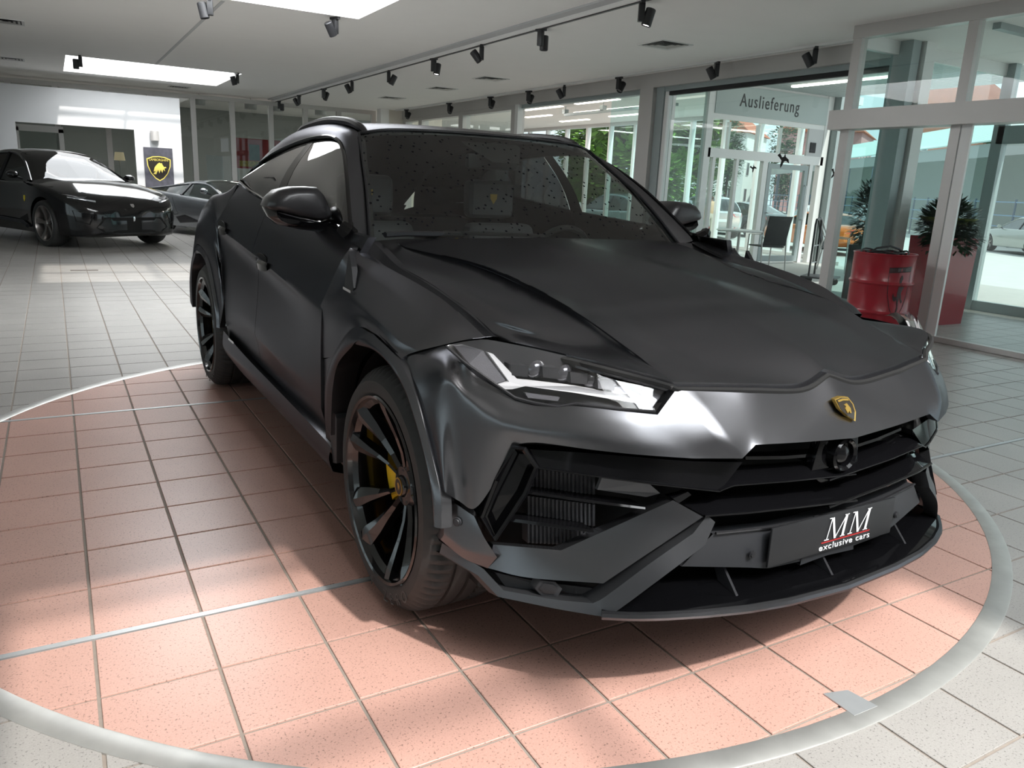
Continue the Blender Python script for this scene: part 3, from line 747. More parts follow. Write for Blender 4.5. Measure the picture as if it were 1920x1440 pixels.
# bonnet vents: dark slot under the raised edge with little vanes, lying in the bonnet's own surface
def hvent():
    n = 24; up, lo = [], []
    for k in range(n+1):
        i = 11+17*k/n; i0 = int(i); t = i-i0; w = (math.sin(PI*min(1, .08+k/n*.92))**.6)*4.2
        def at_(j): 
            j0 = int(j); u_ = j-j0
            A = HOOD_G[i0][j0]*(1-u_)+HOOD_G[i0][j0+1]*u_; B = HOOD_G[i0+1][j0]*(1-u_)+HOOD_G[i0+1][j0+1]*u_
            return A*(1-t)+B*t
        up.append(at_(63.2)+[0, 0, .0025]); lo.append(at_(63.2+w)+[0, 0, .003])
    return up, lo
HV_UP, HV_LO = hvent()
both(lambda: MB().grid([HV_UP, HV_LO]), 'bonnet_vent', M_GLOSS)
def hvane(k):
    def f():
        i = 6+k*5; a, c = HV_UP[i], HV_UP[i+3]; d = HV_LO[i]*.6+HV_UP[i]*.4; e = HV_LO[i+3]*.35+HV_UP[i+3]*.65
        return MB().prism([a, c, e, d], (0, 0, .0025))
    return f
for k in range(3): both(hvane(k), 'vent_vane', M_PAINT, smooth=False)

# ---------------------------------------------------------------- nose panel (front fascia)
def fascia():
    c0 = [F(1550, 697, -.110), F(1572, 735, -.066), F(1586, 775, -.028), F(1604, 824, .012)]
    c1 = [F(1501, 725, -.092), F(1508, 760, -.057), F(1508, 795, -.022), F(1506, 831, .012)]
    c2 = [F(1400, 725, -.088), F(1410, 762, -.055), F(1414, 800, -.020), F(1417, 836, .012)]
    c3 = [F(1269, 723, -.085), F(1312, 770, -.036), F(1356, 820, .008), F(1394, 862, .024)]
    c4 = [F(1232, 776, -.040), F(1255, 805, -.019), F(1280, 835, .0), F(1300, 861, .014)]
    c5 = [F(1160, 769, -.040), F(1170, 796, -.018), F(1185, 828, .002), F(1200, 854, .012)]
    c6 = [F(1081, 760, -.040), F(1087, 788, -.016), F(1098, 818, .004), F(1112, 845, .008)]
    c7 = [F(993, 757, -.045), F(995, 782, -.016), F(1000, 808, .006), F(1004, 831, .0)]
    c8 = [F(930, 725, -.060), F(938, 765, -.018), F(945, 800, .010), F(962, 838, -.010)]
    c9 = [F(895, 704, -.07), F(900, 745, -.025), F(905, 785, .012), F(930, 905, -.012)]
    c10 = [F(866, 678, -.085), F(870, 725, -.03), F(876, 770, .006), F(891, 957, -.010)]
    c11 = [Y(838, 649, -.905), F(838, 700, -.035), F(845, 756, -.004), F(862, 944, -.006)]
    c12 = [Y(775, 663, -.965), Y(803, 725, -.985), Y(822, 790, -.992), Y(838, 929, -.992)]
    c13 = [Y(752, 674, -.985), Y(784, 733, -.995), Y(810, 820, -.997), Y(834, 924, -.996)]
    cols = [[np.array(p, float) for p in c] for c in (c0, c1, c2, c3, c4, c5, c6, c7, c8, c9, c10, c11, c12, c13)]
    n = len(cols)
    G = net(T(halfnet(cols)), 8, 5, (), (n-1, n-1-3, n-1+3, n-1-4, n-1+4, n-1-2, n-1+2, n-1-8, n-1+8))
    return panel(G, .03, (-1, 0, 0), .006)
fascia().build('nose_panel', M_PAINT, U, angle=40)

# ---------------------------------------------------------------- wings (front fenders)
FL_OUT = [(-.555, .50), (-.545, .60), (-.455, .722), (-.245, .858), (-.06, .872), (.127, .838), (.25, .772), (.346, .667), (.432, .54), (.447, .445)]
FL_LIP = [(-.455, .43), (-.445, .53), (-.425, .62), (-.365, .715), (-.20, .815), (-.01, .828), (.165, .79), (.282, .705), (.385, .565), (.420, .450)]
def fender():
    r0 = [Y(664, 449, -.855), Y(700, 455, -.80), Y(745, 498, -.80), Y(797, 529, -.79), Y(840, 558, -.78), Y(880, 588, -.77), Y(933, 636, -.74)]
    r1 = [Y(655, 464, -.93), Y(683, 476, -.885), Y(730, 503, -.872), Y(785, 533, -.855), Y(832, 563, -.84), Y(868, 595, -.825), Y(908, 633, -.80)]
    r2 = [Y(636, 495, -.960), Y(676, 512, -.936), Y(712, 535, -.924), Y(755, 562, -.914), Y(795, 590, -.905), Y(828, 617, -.897), Y(868, 639, -.865)]
    r3 = [Y(601, 572, -.976), Y(650, 556, -.972), Y(676, 577, -.978), Y(704, 597, -.980), Y(728, 618, -.980), Y(752, 640, -.975), Y(790, 657, -.955)]
    r4 = [Y(601, 618, -.973), Y(632, 606, -.985), Y(665, 592, -.982), Y(694, 606, -.986), Y(718, 628, -.988), Y(740, 652, -.986), Y(766, 665, -.975)]
    r5 = [Y(602, 672, -.972), Y(633, 664, -.990), Y(669, 615, -1.0), Y(702, 625, -1.0), Y(722, 642, -1.0), Y(738, 658, -.998), Y(753, 674, -.992)]
    G = net([r0, r1, r2, r3, r4, r5], 6, 6, (1, 3), ())
    return panel(G, .03, (0, 1, 0), .0028, 'tlr')
both(fender, 'front_wing', M_PAINT, angle=40)
def fender_low():
    # strip between door gap and wheel arch
    a = [Y(606, 674, -.972), Y(604, 700, -.968), Y(606, 735, -.968), Y(608, 761, -.975), Y(610, 800, -.985), Y(611, 832, -.985)]
    c = [Y(633, 666, -.990), Y(620, 700, -.99), Y(615, 735, -.99), Y(617, 765, -.985), Y(624, 806, -.985), Y(630, 850, -.98)]
    G = net([a, c], 5, 3)
    return panel(T(G), .03, (0, 1, 0), .0025, 'l')
both(fender_low, 'wing_tail', M_PAINT, angle=40)
def fender_vent():
    P = [(654, 471), (659, 500), (663, 540), (650, 567), (642, 578), (645, 540), (650, 500)]
    pts = [Y(a, b, -.953-.016*(b-471)/107) for a, b in P]
    return MB().prism(pts, (0, .02, 0))
both(fender_vent, 'wing_vent', M_SATB, smooth=False)
both(lambda: MB().prism([Y(a, b, -.974) for a, b in ((643, 537), (657, 545), (657, 550), (643, 542))], (0, .012, 0)), 'vent_emblem', M_CHROME, smooth=False)
def flare(dx, k=1.0, out=FL_OUT, lip=FL_LIP):
    def f():
        o = [np.array([dx+a*k, -1.002, b]) for a, b in out]; l = [np.array([dx+a*k, -1.012, b]) for a, b in lip]
        i = [np.array([p[0], -.93, p[2]]) for p in l]
        mid = [(p*.5+q*.5)+np.array([0, -.010, 0]) for p, q in zip(o, l)]
        back = [p+np.array([0, .03, 0]) for p in o]
        G = net([back, o, mid, l, i], 3, 6, (1, 3), (4,))
        b = MB().grid(G); return b
    return f
both(flare(0), 'arch_flare', M_PAINT, angle=35)
both(flare(-3.003, 1.0), 'arch_flare', M_PAINT, angle=35)
def liner(dx):
    def f():
        b = MB(); prof = []
        ang = [math.radians(a) for a in range(8, 181, 8)]
        R = .445
        G = [[(dx+R*math.cos(a), y, .40+R*.97*math.sin(a)) for a in ang] for y in (-.94, -.62)]
        b.grid(G); c = [(dx+R*math.cos(a), -.62, .40+R*.97*math.sin(a)) for a in ang]
        b.add(c, [tuple(range(len(c)))]); return b
    return f
both(liner(0), 'wheel_housing', M_SATB); both(liner(-3.003), 'wheel_housing', M_SATB)

# ---------------------------------------------------------------- doors, sill, rear quarter
# sections along the side: x, then (y, z) of belt, shoulder, crease, hollow, lower crease, sill top
def crease_z(x): return np.interp(x, [-3.6, -2.9, -2.55, -2.2, -1.75, -1.2, -.65], [1.06, 1.05, 1.03, .995, .958, .905, .85])
def belt_z(x): return np.interp(x, [-3.6, -2.7, -2.36, -1.8, -1.2, -.56], [1.27, 1.275, 1.240, 1.193, 1.160, 1.128])
def low_z(x): return np.interp(x, [-2.55, -1.95, -1.62, -1.07, -.6], [.50, .575, .560, .511, .468])
def belt_y(x): return np.interp(x, [-3.6, -2.7, -2.3, -1.8, -.56], [-.80, -.84, -.875, -.892, -.868])
def side_section(x, dx=0.0):
    zb, zc, zl = belt_z(x), crease_z(x), low_z(x); yb = belt_y(x)
    hollow = np.interp(x, [-2.5, -1.9, -1.2, -.80, -.65], [.022, .040, .036, .012, .004]); ye = np.interp(x, [-.9, -.65], [-.985, -.976])
    return [np.array(p) for p in ((x, yb, zb), (x, (yb*.45-.980*.55), zb*.55+zc*.45), (x, ye, zc), (x, -.983+hollow*.62, zc*.84+zl*.16), (x, -.983+hollow*.55, zc*.56+zl*.44), (x, -.985, zl), (x, -.968, zl-.075), (x, -.955, .37))]
def door(xs, skew):
    def f():
        rows = T([side_section(x) for x in xs])
        for i, r in enumerate(rows):
            for j in (0, len(r)-1): r[j] = r[j]+np.array([skew(i, j), 0, 0])
        G = net(rows, 5, 5, (2, 5), ())
        return panel(G, .03, (0, 1, 0), .0025)
    return f
fs = [.20, .16, .0, .0, -.01, .0, .01, .0]
both(door([-1.735, -1.45, -1.1, -.85, -.655], lambda i, j: (fs[i] if j else 0)), 'front_door', M_PAINT, angle=40)
rs = [.03, .04, -.02, -.05, .04, .16, .12, .08]
both(door([-2.62, -2.40, -2.15, -1.9, -1.735], lambda i, j: (0 if j else rs[i])), 'rear_door', M_PAINT, angle=40)
def quarter_front():
    # piece between the rear door and the rear wheel arch, above it the haunch
    xr = -3.003
    o = [(xr+a, -1.002, b) for a, b in FL_OUT]      # rear of arch ... front of arch
    r_bot = [np.array(o[9]), np.array(o[8]), np.array(o[7]), np.array(o[6]), np.array(o[5]), np.array(o[4]), np.array(o[3]), np.array(o[2]), np.array(o[1]), np.array(o[0])]
    r_low = [(-2.50, -.985, .60), (-2.515, -.990, .69), (-2.56, -.996, .80), (-2.68, -1.000, .88), (-2.86, -1.004, .925), (-3.05, -1.005, .935), (-3.25, -1.0, .91), (-3.48, -.985, .80), (-3.62, -.96, .68), (-3.66, -.93, .55)]
    r_mid = [(-2.57, -.975, .76), (-2.60, -.980, .86), (-2.66, -.988, .935), (-2.76, -.994, .98), (-2.90, -.998, 1.0), (-3.08, -.996, 1.01), (-3.30, -.98, .99), (-3.56, -.95, .90), (-3.75, -.91, .78), (-3.83, -.87, .64)]
    r_cr = [(-2.625, -.972, .96), (-2.63, -.98, 1.01), (-2.68, -.985, 1.045), (-2.76, -.982, 1.09), (-2.88, -.975, 1.115), (-3.08, -.962, 1.11), (-3.34, -.94, 1.08), (-3.64, -.90, 1.0), (-3.87, -.85, .89), (-3.98, -.79, .75)]
    r_sh = [(-2.615, -.958, 1.05), (-2.64, -.957, 1.095), (-2.71, -.952, 1.15), (-2.80, -.945, 1.180), (-2.94, -.935, 1.186), (-3.12, -.915, 1.17), (-3.36, -.88, 1.13), (-3.68, -.83, 1.05), (-3.92, -.78, .96), (-4.05, -.70, .86)]
    r_be = [(-2.60, -.86, 1.262), (-2.64, -.855, 1.266), (-2.72, -.853, 1.252), (-2.80, -.85, 1.225), (-2.92, -.842, 1.202), (-3.12, -.82, 1.185), (-3.38, -.78, 1.168), (-3.68, -.72, 1.13), (-3.93, -.66, 1.06), (-4.08, -.58, .97)]
    rows = [[np.array(p, float) for p in r] for r in (r_be, r_sh, r_cr, r_mid, r_low, r_bot)]
    G = net(rows, 5, 5, (2,), ())
    return panel(G, .03, (0, 1, 0), .0025)
both(quarter_front, 'rear_quarter', M_PAINT, angle=40)
def sill():
    t = [Y(612, 836, -.965), Y(608, 816, -.968), Y(547, 749, -.968), Y(485, 679, -.968), Y(459, 641, -.968), Y(427, 621, -.965)]
    xs = [-.52, -.62, -1.08, -1.70, -2.10, -2.50]
    top = [np.array([x, -.955, .385]) for x in xs]
    a = [np.array([x, -.992, z]) for x, z in zip(xs, (.36, .37, .385, .40, .415, .44))]
    b_ = [np.array([x, -1.0, z]) for x, z in zip(xs, (.315, .315, .325, .335, .345, .36))]
    c = [np.array([x, -.985, z]) for x, z in zip(xs, (.265, .27, .28, .285, .29, .31))]
    d = [np.array([x, -.90, z]) for x, z in zip(xs, (.235, .23, .235, .24, .245, .26))]
    G = net([top, a, b_, c, d], 3, 6, (1, 3))
    return MB().grid(G)
both(sill, 'side_skirt', M_PAINT, angle=30)
def mudpiece():
    P = [(640, 788), (632, 800), (636, 870), (643, 880), (650, 840)]
    return MB().prism([np.array([-.52, -.985, .30]), np.array([-.43, -1.0, .33]), np.array([-.425, -1.0, .50]), np.array([-.47, -.995, .52]), np.array([-.54, -.99, .42])], (0, .10, 0))
both(mudpiece, 'mud_guard', M_PLAS, smooth=False)
both(lambda: MB().prism([Y(a, b, -1.0045) for a, b in ((428, 634), (437, 642), (437, 645), (428, 637))], (0, .004, 0)), 'skirt_script', M_WHITEP, smooth=False)
# door handles
def handle(px, py, w):
    def f():
        c = Y(px, py, -.985); b = MB(); P = []
        n = 10
        for i in range(n+1):
            t = i/n-.5; wd = .034*(1-(2*t)**4*.6)
            P.append([np.array([c[0]+t*w, -.985+.012, c[2]+.02-wd]), np.array([c[0]+t*w, -.985-.018*(1-(2*t)**2*.5), c[2]-.012-wd*.3]), np.array([c[0]+t*w, -.985-.022*(1-(2*t)**2*.5), c[2]+.006]), np.array([c[0]+t*w, -.985-.006, c[2]+.02])])
        b.grid(P); return b
    return f
def hcup(px, py, w):
    def f():
        c = Y(px, py, -.972); M = Matrix.Translation((c[0], -.983, c[2]+.024)) @ Matrix.Rotation(PI/2, 4, 'X') @ Matrix.Diagonal((w*.52, .03, 1, 1))
        return MB().lathe([(0, 0), (1, 0), (1, -.004)], 24, M)
    return f
for (px, py, w) in ((494, 497, .20), (419, 432, .19)):
    both(hcup(px, py, w), 'handle_cup', M_VOID); both(handle(px, py, w), 'door_handle', M_GLOSS)

# ---------------------------------------------------------------- roof, pillars, glass
WS_T = [np.array(p) for p in ((-1.20, 0, 1.548), (-1.21, -.30, 1.545), (-1.215, -.50, 1.535), (-1.265, -.615, 1.515))]
WS_M = [np.array(p) for p in ((-.94, 0, 1.352), (-.945, -.36, 1.346), (-.965, -.60, 1.335), (-.965, -.70, 1.318))]
WS_B = [np.array(p) for p in ((-.66, 0, 1.10), (-.665, -.42, 1.098), (-.68, -.68, 1.094), (-.70, -.772, 1.09))]
def screen():
    rows = [WS_T, WS_M, WS_B]; rows = [[mir(p) for p in r[:0:-1]]+r for r in rows]
    return MB().grid(net(rows, 8, 6))
screen().build('windscreen', M_WS, U)
ROOF = [((-1.205, 1.556), (-1.31, .60, 1.523)), ((-1.5, 1.592), (-1.56, .60, 1.565)), ((-1.9, 1.606), (-1.95, .59, 1.58)), ((-2.35, 1.59), (-2.35, .58, 1.562)), ((-2.8, 1.545), (-2.75, .575, 1.51)), ((-3.2, 1.465), (-3.1, .58, 1.41)), ((-3.6, 1.335), (-3.45, .60, 1.265)), ((-3.95, 1.19), (-3.75, .62, 1.135))]
def roof():
    rows = []
    for (xc, zc), (xe, ye, ze) in ROOF:
        c = [np.array([xc+(xe-xc)*t**3, -ye*t, zc+(ze-zc)*(t**2.6)]) for t in (0, .33, .62, .86, 1)]
        rows.append([mir(p) for p in c[:0:-1]]+c)
    return panel(net(rows, 6, 5), .02, (0, 0, -1), .002)
roof().build('roof', M_PAINT, U)
# cant rail + A pillar + C pillar as one side frame outside the glass
DLO_T = [Y(661, 442, -.85), Y(656, 387, -.813), Y(651, 325, -.762), Y(643, 276, -.708), Y(625, 257, -.688), Y(590, 258.5, -.682), Y(550, 271, -.682), Y(510, 291, -.70), Y(480, 314, -.745), Y(461, 335, -.80)]
def side_frame():
    inner = [np.array([-.70, -.775, 1.09]), Y(688, 362, -.712), Y(681, 305, -.663), Y(674, 254, -.615), np.array([-1.45, -.603, 1.552]), np.array([-1.80, -.595, 1.577]), np.array([-2.30, -.583, 1.566]), np.array([-2.75, -.578, 1.512]), np.array([-3.10, -.585, 1.412]), np.array([-3.45, -.605, 1.267])]
    outer = DLO_T
    mid = [(a*.5+b*.5)+np.array([.004, -.012, .004]) for a, b in zip(inner, outer)]
    mid[0] = mid[0]+np.array([.02, 0, 0])
    # wrap down to the shoulder behind the glass
    return panel(net([inner, mid, outer], 6, 6), .02, (0, 1, -.3), .0)
both(side_frame, 'side_frame', M_PAINT, angle=45)
def c_pillar():
    e0, e1 = DLO_T[-1], np.array([-3.45, -.605, 1.267])
    a = [e0, e0*.66+e1*.34+np.array([0, -.014, .004]), e0*.33+e1*.67+np.array([0, -.014, .004]), e1]
    c = [np.array(p) for p in ((-2.61, -.858, 1.262), (-2.86, -.846, 1.213), (-3.25, -.80, 1.176), (-3.72, -.71, 1.125))]
    m2 = [(p*.5+q*.5)+np.array([0, .004, -.004]) for p, q in zip(a, c)]
    return MB().grid(net([a, m2, c], 5, 5))
both(c_pillar, 'c_pillar', M_PAINT, angle=50)
BELT = [np.array([x, belt_y(x)+.012, belt_z(x)+.004]) for x in (-.68, -.88, -1.1, -1.45, -1.8, -2.05, -2.25, -2.45, -2.60, -2.66)]
def sideglass(i0, i1, j0, j1):
    def f():
        t = spline(DLO_T, 8)[i0:i1]; bl = spline(BELT, 8)[j0:j1]
        n = 24
        def rs(L): 
            idx = np.linspace(0, len(L)-1, n); return [np.array(L[int(k)])*(1-(k-int(k)))+np.array(L[min(int(k)+1, len(L)-1)])*(k-int(k)) for k in idx]
        t, bl = rs(t), rs(bl); inn = np.array([0, .012, 0])
        rows = []
        for k in range(7):
            s_ = k/6; rows.append([a*(1-s_)+c*s_+inn+np.array([0, -.028*math.sin(PI*s_), 0]) for a, c in zip(t, bl)])
        return MB().grid(rows)
    return f
both(sideglass(0, 41, 0, 29), 'front_side_window', M_TINTF)
both(sideglass(42, 73, 31, 73), 'rear_side_window', M_TINT)
def bpillar():
    t = spline(DLO_T, 8); bl = spline(BELT, 8)
    rows = []
    for k in range(7):
        s_ = k/6; d = np.array([0, -.027*math.sin(PI*s_)+.010, 0])
        rows.append([t[40]*(1-s_)+bl[28]*s_+d, t[42]*(1-s_)+bl[31]*s_+d])
    return MB().grid(rows)
both(bpillar, 'b_pillar', M_GLOSS)
def dlo_trim():
    t = spline(DLO_T, 5); bl = spline(BELT, 5)[::-1]
    path = [p+np.array([0, -.004, 0]) for p in t+bl]
    return MB().tube(path, .0085, 6, closed=True)
both(dlo_trim, 'window_trim', M_GLOSS)
# screen surround
ws_path = [WS_T[3], Y(681, 305, -.665), Y(688, 362, -.714), WS_B[3]]
both(lambda: MB().tube([p+np.array([.004, -.002, .004]) for p in spline(ws_path, 8)], .006, 6), 'screen_seal', M_SATB)
MB().tube([p+np.array([0, 0, .004]) for p in spline([mir(p) for p in WS_T[:0:-1]]+WS_T, 5)], .006, 6).build('header_seal', M_SATB, U)
# tail of the car
def tail():
    r = []
    zs = [(-3.95, 1.19, .62), (-4.08, 1.13, .66), (-4.12, .98, .78), (-4.10, .80, .82), (-4.05, .55, .84), (-3.95, .30, .80)]
    for (x, z, w) in zs: r.append([np.array([x+.30*(abs(t)**3), w*t, z-(.05*abs(t)**2)]) for t in (1, .75, .4, 0, -.4, -.75, -1)])
    return MB().grid(net(r, 4, 4))
tail().build('tailgate', M_PAINT, U)
def tailside():
    a = [np.array(p) for p in ((-3.65, .62, 1.14), (-3.78, .66, 1.08), (-3.82, .78, .93), (-3.80, .82, .75), (-3.75, .84, .50), (-3.65, .80, .25))]
    c = [np.array(p) for p in ((-3.93, .66, 1.06), (-4.08, .58, .97), (-4.05, .70, .86), (-3.98, .79, .75), (-3.66, .93, .55), (-3.55, .95, .30))]
    return MB().grid(net([[mir(p) for p in a], [mir(p) for p in c]], 3, 4))
both(tailside, 'tail_corner', M_PAINT)
MB().box((-3.9, -.86, .22), (.40, .86, .30)).build('underbody', M_VOID, U, smooth=False)
MB().box((-3.55, -.80, .30), (-3.42, .80, 1.05)).build('rear_bulkhead', M_VOID, U, smooth=False)
MB().box((-.60, -.60, .30), (-.5, .60, 1.03)).build('front_bulkhead', M_VOID, U, smooth=False)
MB().add([(-.5, -.62, .98), (-.5, .62, .98), (.45, .50, .80), (.45, -.50, .80)], [(0, 1, 2, 3)]).build('bonnet_underside', M_VOID, U, smooth=False)
# roof rails
def rail():
    top = [np.array(p) for p in ((-1.27, -.575, 1.520), (-1.36, -.58, 1.552), (-1.52, -.58, 1.580), (-1.85, -.572, 1.598), (-2.25, -.565, 1.582), (-2.45, -.562, 1.546))]
    P = spline(top, 6); n = len(P); r = [.019*min(1, .45+3*min(i, n-1-i)/n) for i in range(n)]
    return MB().tube(P, r, 8)
both(rail, 'roof_rail', M_SATB)

# ---------------------------------------------------------------- door mirrors
def mirror_shell():
    c = Y(558, 380, -1.10)
    rows = []
    # closed body: sections from outer end to inner end, in car y
    sec = [(-1.215, .20, .02), (-1.20, .62, .6), (-1.15, .92, .9), (-1.08, 1.0, 1.0), (-1.01, .98, .98), (-.985, .9, .95)]
    cx, cz = -.53, 1.165
    for (yy, s1, s2) in sec:
        ring = []
        for k in range(16):
            a = 2*PI*k/16; ca, sa = math.cos(a), math.sin(a)
            sx = .085*s1*(abs(ca)**.7)*(1 if ca > 0 else -1); sz = .072*s2*(abs(sa)**.8)*(1 if sa > 0 else -1)
            ring.append((cx+sx+(.02 if ca > 0 else 0)*s1, yy, cz+sz))
        rows.append(ring)
    b = MB().grid(rows, close=True); b.f.append(tuple(range(16))); b.f.append(tuple(range(80, 96))); return b
def mir_poly(pts, y0, y1):
    return None
def mirror_cap():
    # outline seen from the front, lofted in x
    O = [(497, 386), (503, 371), (520, 356), (545, 350), (575, 349.5), (593, 351), (606, 365), (617, 388), (622, 402), (618, 410), (600, 414), (560, 407), (520, 397), (503, 392)]
    front = [X(a, b, -.93) for a, b in O]; c = sum(front)/len(front)
    rings = []
    for (dx, s_) in ((.052, .52), (.046, .78), (.03, .93), (.0, 1.0), (-.05, 1.0), (-.10, .96)):
        rings.append([c+(p-c)*s_+np.array([dx, 0, 0]) for p in front])
    b = MB().grid(rings, close=True); n = len(O); b.f.append(tuple(range(n))); b.f.append(tuple(range(5*n, 6*n))); return b
both(mirror_cap, 'mirror_cap', mat('satin_black_cap', (.02, .02, .022), .3), angle=60)
def mirror_base():
    O = [(497, 388), (503, 394), (520, 399), (560, 409), (600, 416), (620, 411), (645, 415), (652, 424), (654, 436), (640, 433), (622, 428), (598, 435), (560, 430), (522, 421), (506, 407)]
    front = [X(a, b, -.935) for a, b in O]; c = sum(front)/len(front); rings = []
    for (dx, s_) in ((.045, .4), (.035, .8), (.0, 1.0), (-.06, 1.0), (-.095, .9)): rings.append([np.array([c[0]+(p[0]-c[0])*1, c[1]+(p[1]-c[1])*(s_ if s_ > .7 else .8), c[2]+(p[2]-c[2])*s_])+np.array([dx, 0, 0]) for p in front])
    n = len(O); b = MB().grid(rings, close=True)
    for k in (0, 4):
        q = sum(np.array(p) for p in rings[k])/n; i0 = len(b.v); b.v.append(tuple(q)); b.f += [(k*n+i, k*n+(i+1) % n, i0) for i in range(n)]
    return b
both(mirror_base, 'mirror_base', M_GLOSS, angle=50)
both(lambda: MB().tube([Y(640, 425, -.90), Y(650, 433, -.885), Y(659, 441, -.86)], [.025, .03, .03], 8), 'mirror_foot', M_GLOSS)
both(lambda: MB().prism([Y(659, 440, -.856), Y(649, 350, -.785), Y(638, 410, -.845), Y(639, 437, -.868)], (0, .012, 0)), 'quarter_pane', M_GLOSS, smooth=False)

# wipers
def wiper(pts, r):
    P = [Z(a, b, z) for a, b, z in pts]
    return MB().tube(P, r, 6)
wiper([(722, 440, 1.130), (760, 438, 1.132), (815, 439, 1.128), (870, 439, 1.124)], .011).build('wiper', M_SATB, U)
wiper([(830, 436, 1.130), (900, 438, 1.128), (985, 441, 1.124), (1020, 442, 1.122)], .008).build('wiper', M_SATB, U)

# ---------------------------------------------------------------- interior
MB().box((-1.02, -.70, .55), (-.70, .70, 1.06)).build('dashboard', M_DASH, U, bevel=.05)
def seat(y, x=-1.62):
    s = empty('seat', (x, y, .42)); s.parent = U
    MB().box((-.1, -.25, .0), (.42, .25, .16)).build('cushion', M_SEAT, s, bevel=.05, bseg=3)
    b = MB().box((-.10, -.25, 0), (.02, .25, .60)); b.map(lambda p: (p[0]-.22*p[2]+(.05*(abs(p[1])/.25)), p[1]*(1-.18*(p[2]/.6)), p[2]+.10)); b.build('backrest', M_SEAT, s, bevel=.05, bseg=3)
    b = MB().box((-.30, -.145, .72), (-.19, .145, .93)); b.build('headrest', M_SEAT, s, bevel=.045, bseg=3)
    MB().prism([(-.188, a, b_) for a, b_ in ((-.022, .855), (.022, .855), (.020, .83), (0, .80), (-.020, .83))], (.003, 0, 0)).build('headrest_badge', M_GOLD, s, smooth=False)
    return s
seat(-.37); seat(.37)
MB().box((-2.75, -.62, .45), (-2.55, .62, 1.12)).build('rear_bench', M_SEAT, U, bevel=.06)
MB().box((-1.70, -.08, .5), (-.9, .08, .78)).build('centre_console', M_DASH, U, bevel=.03)
sw = MB().lathe([(.175+.015*math.cos(a), .015*math.sin(a)) for a in [2*PI*k/8 for k in range(9)]], 28, Matrix.Translation((-1.13, .37, .98)) @ Matrix.Rotation(-1.15, 4, 'Y'))
sw.build('steering_wheel', M_DASH, U)
MB().tube([(-1.85, .16, 1.02), (-1.72, .17, .80), (-1.62, .16, .62)], .018, 6).build('seat_belt', M_YEL, U)
mr = MB().box((-1.16, -.15, 1.395), (-1.12, .11, 1.46)); mr.build('rear_view_mirror', M_DASH, U, bevel=.015)
MB().prism([(-1.17, -.15, 1.50), (-1.17, .15, 1.50), (-1.04, .07, 1.425), (-1.04, -.07, 1.425)], (-.03, 0, .015)).build('sensor_housing', M_DASH, U, smooth=False)
# ---------------------------------------------------------------- headlamps
M_LENSG = mat('projector_glass', (.10, .10, .11), .08, .6, coat=1.0)
M_REFD = mat('smoked_reflector', (.22, .22, .23), .3, .7)
HT = [(836, 648), (872, 640), (909, 636), (934, 640), (1000, 653), (1060, 667), (1164, 692.5), (1266, 720)]
HB = [(837, 650), (873, 681), (930, 721), (966, 746), (1000, 755), (1047, 763), (1081, 757), (1150, 766), (1229, 772)]
def hl_off(px, py, deep=0.0):
    yt = np.interp(px, [a for a, b in HT], [b for a, b in HT]); yb = np.interp(px, [a for a, b in HB], [b for a, b in HB])
    if px > 1229: yb = np.interp(px, [1229, 1268], [773, 719])
    t = 0 if yb-yt < 2 else min(1, max(0, (py-yt)/(yb-yt)))
    return -.105+.062*t - deep
def HLP(px, py, deep=0.0): return F(px, py, hl_off(px, py, deep))
def resample(L, n):
    L = [np.array(p, float) for p in L]; d = [0]
    for a, b in zip(L[:-1], L[1:]): d.append(d[-1]+np.linalg.norm(b-a))
    return [np.array([np.interp(t, d, [p[k] for p in L]) for k in range(len(L[0]))]) for t in np.linspace(0, d[-1], n)]
def hl_grid(deep, n=40, m=8, inset=0.0):
    def f():
        t = resample(HT, n); b = resample(HB+[(1250, 745)], n) if False else resample(HB, n)
        rows = []
        for k in range(m+1):
            s_ = inset+(1-2*inset)*k/m
            rows.append([HLP(*(p*(1-s_)+q*s_), deep) for p, q in zip(t, b)])
        return MB().grid(rows)
    return f
both(hl_grid(.055), 'headlamp_housing', M_LAMPD)
both(hl_grid(.004), 'headlamp_cover', M_HGL)
def hpoly(P, deep, th=.012):
    return lambda: MB().prism([HLP(a, b, deep) for a, b in P], (-th, 0, 0))
both(hpoly([(915, 661), (925, 664), (970, 711), (1080, 724), (1218, 750), (1216, 760), (1080, 737), (985, 724), (960, 730), (940, 730), (933, 723), (955, 716)], .02), 'daytime_light', M_DRL, smooth=False)
both(hpoly([(852, 649), (868, 648), (904, 658), (952, 713), (931, 719), (880, 682)], .028), 'turn_signal', M_REFL, smooth=False)
both(hpoly([(851, 648), (868, 646), (906, 657), (955, 714), (931, 722), (878, 684)], .034, .004), 'signal_bezel', M_REFD, smooth=False)
def hmod(px, py, w, h):
    return hpoly([(px-w, py-h*.8), (px+w, py-h*.55), (px+w*.85, py+h), (px-w*.9, py+h*.75)], .02, .035)
for (px, py) in ((975, 694), (1034, 698), (1086, 708), (1137, 719)): both(hmod(px, py, 17, 13), 'lamp_module', M_LAMPD, smooth=False)
def hlens(px, py, r):
    def f():
        c = HLP(px, py, .045); return MB().lathe([(0, r*.55), (r*.5, r*.48), (r*.85, r*.25), (r, 0)], 16, Matrix.Translation(c) @ Matrix.Rotation(PI/2, 4, 'Y'))
    return f
for (px, py) in ((1006, 694), (1060, 702), (1111, 713)): both(hlens(px, py, .026), 'projector_lens', M_LENSG)
both(hpoly([(1125, 727), (1165, 724), (1205, 744), (1150, 736)], .034), 'lamp_reflector', M_REFD, smooth=False)
both(hpoly([(1210, 715), (1258, 722), (1228, 762), (1200, 738)], .034), 'lamp_reflector', M_REFL, smooth=False)
